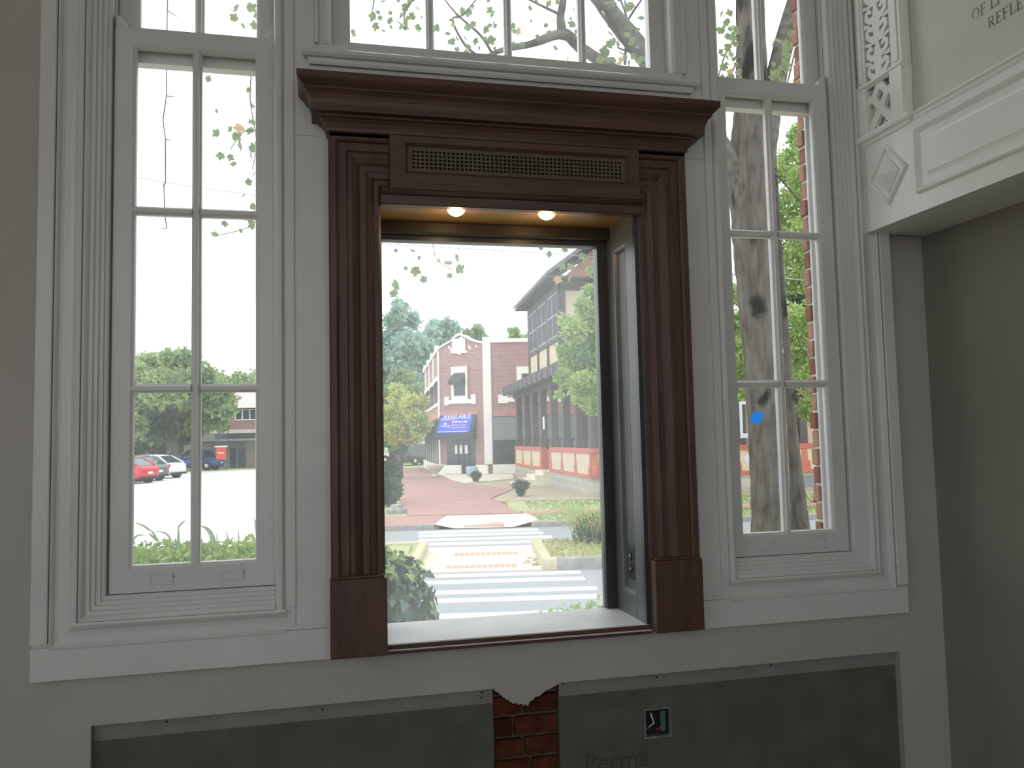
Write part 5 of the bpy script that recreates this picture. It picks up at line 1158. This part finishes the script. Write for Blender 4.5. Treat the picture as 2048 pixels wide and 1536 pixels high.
# body: dark core, slightly smaller than the leaf skin
core = MB(); nu, nv = 24, 12; V = []
for i in range(nu+1):
    xx = HX0+(HX1-.05-HX0)*i/nu; k = 1-max(0, (xx-(HX1-.55))/.55)**2.2*.55
    for j in range(nv+1):
        t = math.pi*j/nv; V.append((xx-ho[0], HY-.50*k*math.cos(t)-ho[1], GZ+(HZ-GZ-.06)*(max(math.sin(t), 0)**.5)*(1-.30*(1-k))-ho[2]))
core.add(V, [(i*(nv+1)+j, (i+1)*(nv+1)+j, (i+1)*(nv+1)+j+1, i*(nv+1)+j+1) for i in range(nu) for j in range(nv)]+[tuple(nu*(nv+1)+j for j in range(nv+1))])
core.build('hedge_core', M['soil'], hg, fixn=False)
iv_a, iv_b = leaf_mesh('leaf', M['ivy'], IVY), leaf_mesh('leaf', M['ivy_lt'], IVY)
ivr = random.Random(9); cnt = 0; tries = 0
while cnt < 300 and tries < 6000:
    tries += 1
    # end cap and front/top shoulder near the end
    a = ivr.random()
    if a < .62:
        t = math.pi*ivr.uniform(.02, .75); xx = HX1-ivr.uniform(0, .55); nrm_ = np.array((.35, -math.cos(t), max(math.sin(t), .05)*.8))
        k = 1-max(0, (xx-(HX1-.55))/.55)**2.2*.55; p = np.array((xx, HY-.54*k*math.cos(t), GZ+(HZ-GZ)*(math.sin(t)**.5)*(1-.30*(1-k))))
    else:
        p = np.array((HX1-ivr.uniform(-.03, .05), HY+ivr.uniform(-.30, .2), ivr.uniform(GZ+.55, HZ-.28))); nrm_ = np.array((1.0, -.5, .2))
    if p[2] < .10: continue
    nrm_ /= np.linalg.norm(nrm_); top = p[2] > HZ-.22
    s_ = ivr.uniform(.055, .10)
    zax = Vector(nrm_)+Vector((ivr.gauss(0, .35), ivr.gauss(0, .35), ivr.gauss(0, .3))); zax.normalize()
    down = Vector((ivr.gauss(0, .5), -.15, -1)); yax = (down-zax*down.dot(zax)).normalized(); xax = yax.cross(zax)
    mt = Matrix((xax, yax, zax)).transposed().to_euler()
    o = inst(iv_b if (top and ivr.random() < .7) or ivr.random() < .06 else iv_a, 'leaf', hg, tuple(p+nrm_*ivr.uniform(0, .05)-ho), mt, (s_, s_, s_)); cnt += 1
# the rest of the leaf skin along the hedge (too many to pick apart)
n = 9000; tt = np.pi*rng.uniform(.03, .97, n); xx = HX0+(HX1-.05-HX0)*rng.uniform(0, 1, n); k = 1-np.clip((xx-(HX1-.55))/.55, 0, 1)**2.2*.55
P = np.stack([xx, HY-.53*k*np.cos(tt), GZ+(HZ-GZ-.01)*np.sin(tt)**.5*(1-.30*(1-k))], 1)+rng.normal(size=(n, 3))*.025-ho
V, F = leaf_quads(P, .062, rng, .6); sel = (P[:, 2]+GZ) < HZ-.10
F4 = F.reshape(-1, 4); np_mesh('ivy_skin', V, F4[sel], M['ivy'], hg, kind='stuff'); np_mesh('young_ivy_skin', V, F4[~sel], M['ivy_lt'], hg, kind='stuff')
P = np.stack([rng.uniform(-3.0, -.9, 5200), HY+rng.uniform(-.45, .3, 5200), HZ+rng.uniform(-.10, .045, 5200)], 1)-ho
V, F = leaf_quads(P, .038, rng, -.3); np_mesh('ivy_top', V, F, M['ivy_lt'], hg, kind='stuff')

# ---- lily and weed blades standing over the hedge in the left window
def blade(mb, pts, w):
    P = [np.array(p) for p in pts]; n = len(P); m = 5; PP = []
    for i in range(n-1):
        p0, p1, p2, p3 = P[max(i-1, 0)], P[i], P[i+1], P[min(i+2, n-1)]
        for k in range(m):
            t = k/m; PP.append(.5*((2*p1)+(-p0+p2)*t+(2*p0-5*p1+4*p2-p3)*t*t+(-p0+3*p1-3*p2+p3)*t**3))
    PP.append(P[-1]); N_ = len(PP); V = []
    for i, q in enumerate(PP):
        t = PP[min(i+1, N_-1)]-PP[max(i-1, 0)]; t /= np.linalg.norm(t)+1e-9; s_ = np.cross(t, _fw); s_ /= np.linalg.norm(s_)+1e-9
        wd = w*(1-(i/(N_-1))**2.5)*(.55+.45*min(1, 4*i/(N_-1))); V += [q+s_*wd, q+_fw*wd*.35, q-s_*wd]
    mb.add(V, [(3*i+a, 3*i+3+a, 3*i+4+a, 3*i+1+a) for i in range(N_-1) for a in (0, 1)])
LD = 4.75
lilies = [('broad pale blade arching up to the muntin in the right-hand bottom pane', [[(430, 1125), (428, 1090), (422, 1068), (412, 1056), (400, 1052)]], .018),
          ('pale blade bowing low over the ivy under the left bottom pane', [[(326, 1130), (336, 1112), (352, 1104), (372, 1102)]], .014),
          ('upright stem with a single bud above the ivy in the left bottom pane', [[(357, 1110), (357, 1075), (357, 1048)], [(357, 1056), (362, 1048), (371, 1040)]], .010),
          ('arched grassy weed with drooping tips at the left of the left bottom pane', [[(342, 1098), (340, 1078), (330, 1066), (306, 1062)], [(318, 1085), (306, 1066), (300, 1058)], [(315, 1082), (302, 1070), (298, 1064)], [(264, 1088), (270, 1075), (280, 1070), (292, 1071)], [(300, 1062), (288, 1052), (268, 1045)]], .008),
          ('thin upright blade at the right edge of the left window', [[(516, 1085), (514, 1065), (511, 1045), (508, 1037)], [(516, 1125), (517, 1100), (514, 1088)]], .011),
          ('sprig of fine weeds over the ivy in the right bottom pane', [[(456, 1085), (454, 1070), (450, 1062)], [(458, 1084), (466, 1076), (470, 1074)], [(478, 1084), (477, 1068), (476, 1058)], [(434, 1090), (434, 1074), (431, 1066)], [(491, 1084), (490, 1078), (487, 1073)]], .005)]
for lab, strokes, w in lilies:
    base = at(strokes[0][0][0], strokes[0][0][1], LD); e = tag(empty('hedge_lily', (base[0], base[1], base[2])), lab, 'plant', 'blades over the ivy hedge')
    for si, s_ in enumerate(strokes):
        m = MB(); blade(m, [at(x, y, LD+.04*i*(1 if si % 2 else -1))-base for i, (x, y) in enumerate(s_)], w); m.build('blade', M['blade'], e, fixn=False)

# ---- ornamental grass clump and weeds on the median, leaves on the ramp
cl0 = np.array(atz(1180, 1086, GZ+.13)); og = tag(empty('grass_clump', tuple(cl0)), 'straw coloured ornamental grass clump on the median planting', 'grass clump')
gr_ = random.Random(4)
for nm, mt, nb in (('blade', M['straw'], 70), ('green_blade', M['fol_bright'], 60)):
    m = MB()
    for k in range(nb):
        a = gr_.uniform(0, 6.28); L_ = gr_.uniform(.45, .85); o0 = np.array((gr_.gauss(0, .10), gr_.gauss(0, .10), 0)); d = np.array((math.cos(a), math.sin(a), 0))
        blade(m, [o0, o0+d*L_*.22+np.array((0, 0, L_*.55)), o0+d*L_*.55+np.array((0, 0, L_*.72)), o0+d*L_*.9+np.array((0, 0, L_*(.5 if nm == 'blade' else .75)))], .009)
    m.build(nm, mt, og, kind='stuff', fixn=False)
P = cloud_points([(0, 0, .18, .26, .26, .24)], 700, np.random.default_rng(8), .1); V, F = leaf_quads(P, .10, np.random.default_rng(9), -.5); np_mesh('clump_heart', V, F, M['fol_dark'], og, kind='stuff')
rg2 = np.random.default_rng(14)
def turf(name, pts_fn, n, size, mat, label=None):
    P = np.array([pts_fn() for _ in range(n)]); V, F = leaf_quads(P, size, rg2, -2.2); o = np_mesh(name, V, F, mat, None, 'stuff')
    if label: tag(o, label, 'grass')
def isl_pt(): s_, t_ = rg2.uniform(.9, 7.5), rg2.uniform(9.42, 11.5); q = stp(s_, t_); return (q[0], q[1], GZ+.13)
turf('median_turf', isl_pt, 3500, .06, M['straw'], 'short bright grass growing on the median planting')
def verge_pt(): s_ = rg2.uniform(1.1, 10); t_ = rg2.choice((rg2.uniform(15.3, 17.0), rg2.uniform(18, 21))); q = stp(s_, t_); return (q[0], q[1], GZ+.085)
turf('verge_turf', verge_pt, 5000, .05, M['fol_mid'], 'short lawn grass on the far verge')
# weeds at the near edge, low right of the centre glass
q = np.array(atz(1160, 1236, GZ)); wd = tag(empty('roadside_weeds', tuple(q)), 'tuft of weeds at the near kerb, low right in the centre glass', 'weeds')
P = np.stack([rg2.normal(.15, .22, 420), rg2.normal(0, .12, 420), np.abs(rg2.normal(0, .05, 420))], 1); V, F = leaf_quads(P, .06, rg2, -.6); np_mesh('weed_leaves', V, F, M['fol_bright'], wd, kind='stuff')
# scattered dry leaves by the yellow curb
dl = leaf_mesh('dry_leaf', M['leaf_yellow'], IVY)
for k in range(12):
    c = atz(gr_.uniform(1050, 1082), gr_.uniform(1108, 1130), GZ+.03); o = inst(dl, 'dry_leaf', None, tuple(c), (gr_.uniform(-.3, .3), gr_.uniform(-.3, .3), gr_.uniform(0, 6)), (.10, .10, .10)); tag(o, 'fallen brown leaf lying against the yellow kerb of the median', 'leaf', 'dry leaves on the crossing island')

# ---- street sign and pole half hidden by the big trunk
sg = at(1481, 840, 15.6); sgb = (sg[0]+.06, sg[1], GZ); ss = tag(empty('street_sign', sgb, -YAW), 'white backed street sign half hidden behind the big trunk', 'sign')
k = 15.6/FPX; zc = sg[2]-GZ
M['signback'] = principled('white_sign_back', (.62, .66, .72), .5, .3)
MB().grid_wall([-.07, .55], [zc-.35, zc+.36], -.02, .0, [(-.02, .50, zc-.26, zc+.30)]).build('sign_frame', M['signback'], ss)
MB().tube([(.20, .02, 0), (.20, .02, zc+.4)], .03, 10).build('post', M['signback'], ss)
MB().prism([(-.02, -.01, zc-.75), (.20, -.01, zc-1.05), (.42, -.01, zc-.75), (.20, -.01, zc-.45)], (0, .012, 0)).build('diamond_plate', M['signback'], ss)

# ---- overhead wires and a hanging vine stem
def wire(pts, r, label):
    m = MB(); m.tube([at(*p) for p in pts], r, 5); o = m.build('overhead_wire', principled('grey_cable', (.30, .31, .33), .6), None, smooth=True); tag(o, label, 'cable', 'overhead wires')
wire([(-260, 290, 22), (262, 353, 24), (385, 374, 24.5), (520, 392, 25), (900, 440, 27)], .012, 'upper thin overhead wire crossing the left window')
wire([(-260, 395, 22), (270, 420, 24), (430, 432, 24.5), (525, 445, 25), (770, 488, 26), (1100, 507, 28), (1440, 535, 30), (1700, 560, 31)], .012, 'lower overhead wire running from the left window behind the wooden surround')
wire([(1400, 545, 18), (1560, 556, 18), (1620, 562, 18), (1800, 575, 18)], .014, 'overhead wire crossing the foliage in the right window')
vb = at(334, 10, 5.2); vn = tag(empty('hanging_vine', tuple(vb)), 'bare thin vine stem hanging down outside the left window', 'vine')
m = MB(); m.tube([at(x, y, 5.2)-vb for x, y in ((334, -160), (335, 0), (334, 60), (333, 190), (326, 240), (331, 280), (331, 365), (328, 372), (329, 420), (331, 440), (334, 455))], [.004]*11, 6); m.build('stem', M['bark2'], vn, smooth=True)
for a, b_ in (((335, 21), (355, 34)), ((333, 192), (350, 193)), ((331, 279), (343, 280)), ((334, 456), (318, 458)), ((330, 365), (325, 374))):
    MB().tube([at(*a, 5.2)-vb, at(*b_, 5.22)-vb], [.004, .002], 5).build('side_twig', M['bark2'], vn)

# ---- low wooded horizon all round, beyond everything
rgh = np.random.default_rng(77); nb = 90; bl = []
for k in range(nb):
    a = math.pi*(k+.5)/nb; R_ = 150+rgh.uniform(-8, 8); hh = rgh.uniform(2.2, 4.2); bl.append((R_*math.cos(a), R_*math.sin(a), GZ+hh*.45, 4.5, 3.5, hh))
V, F = leaf_quads(cloud_points(bl, 26000, rgh, .4), .9, rgh, .2); tag(np_mesh('horizon_woods', V, F, M['fol_hazed'], None, 'stuff'), 'low hazy belt of woods along the far horizon', 'woods')
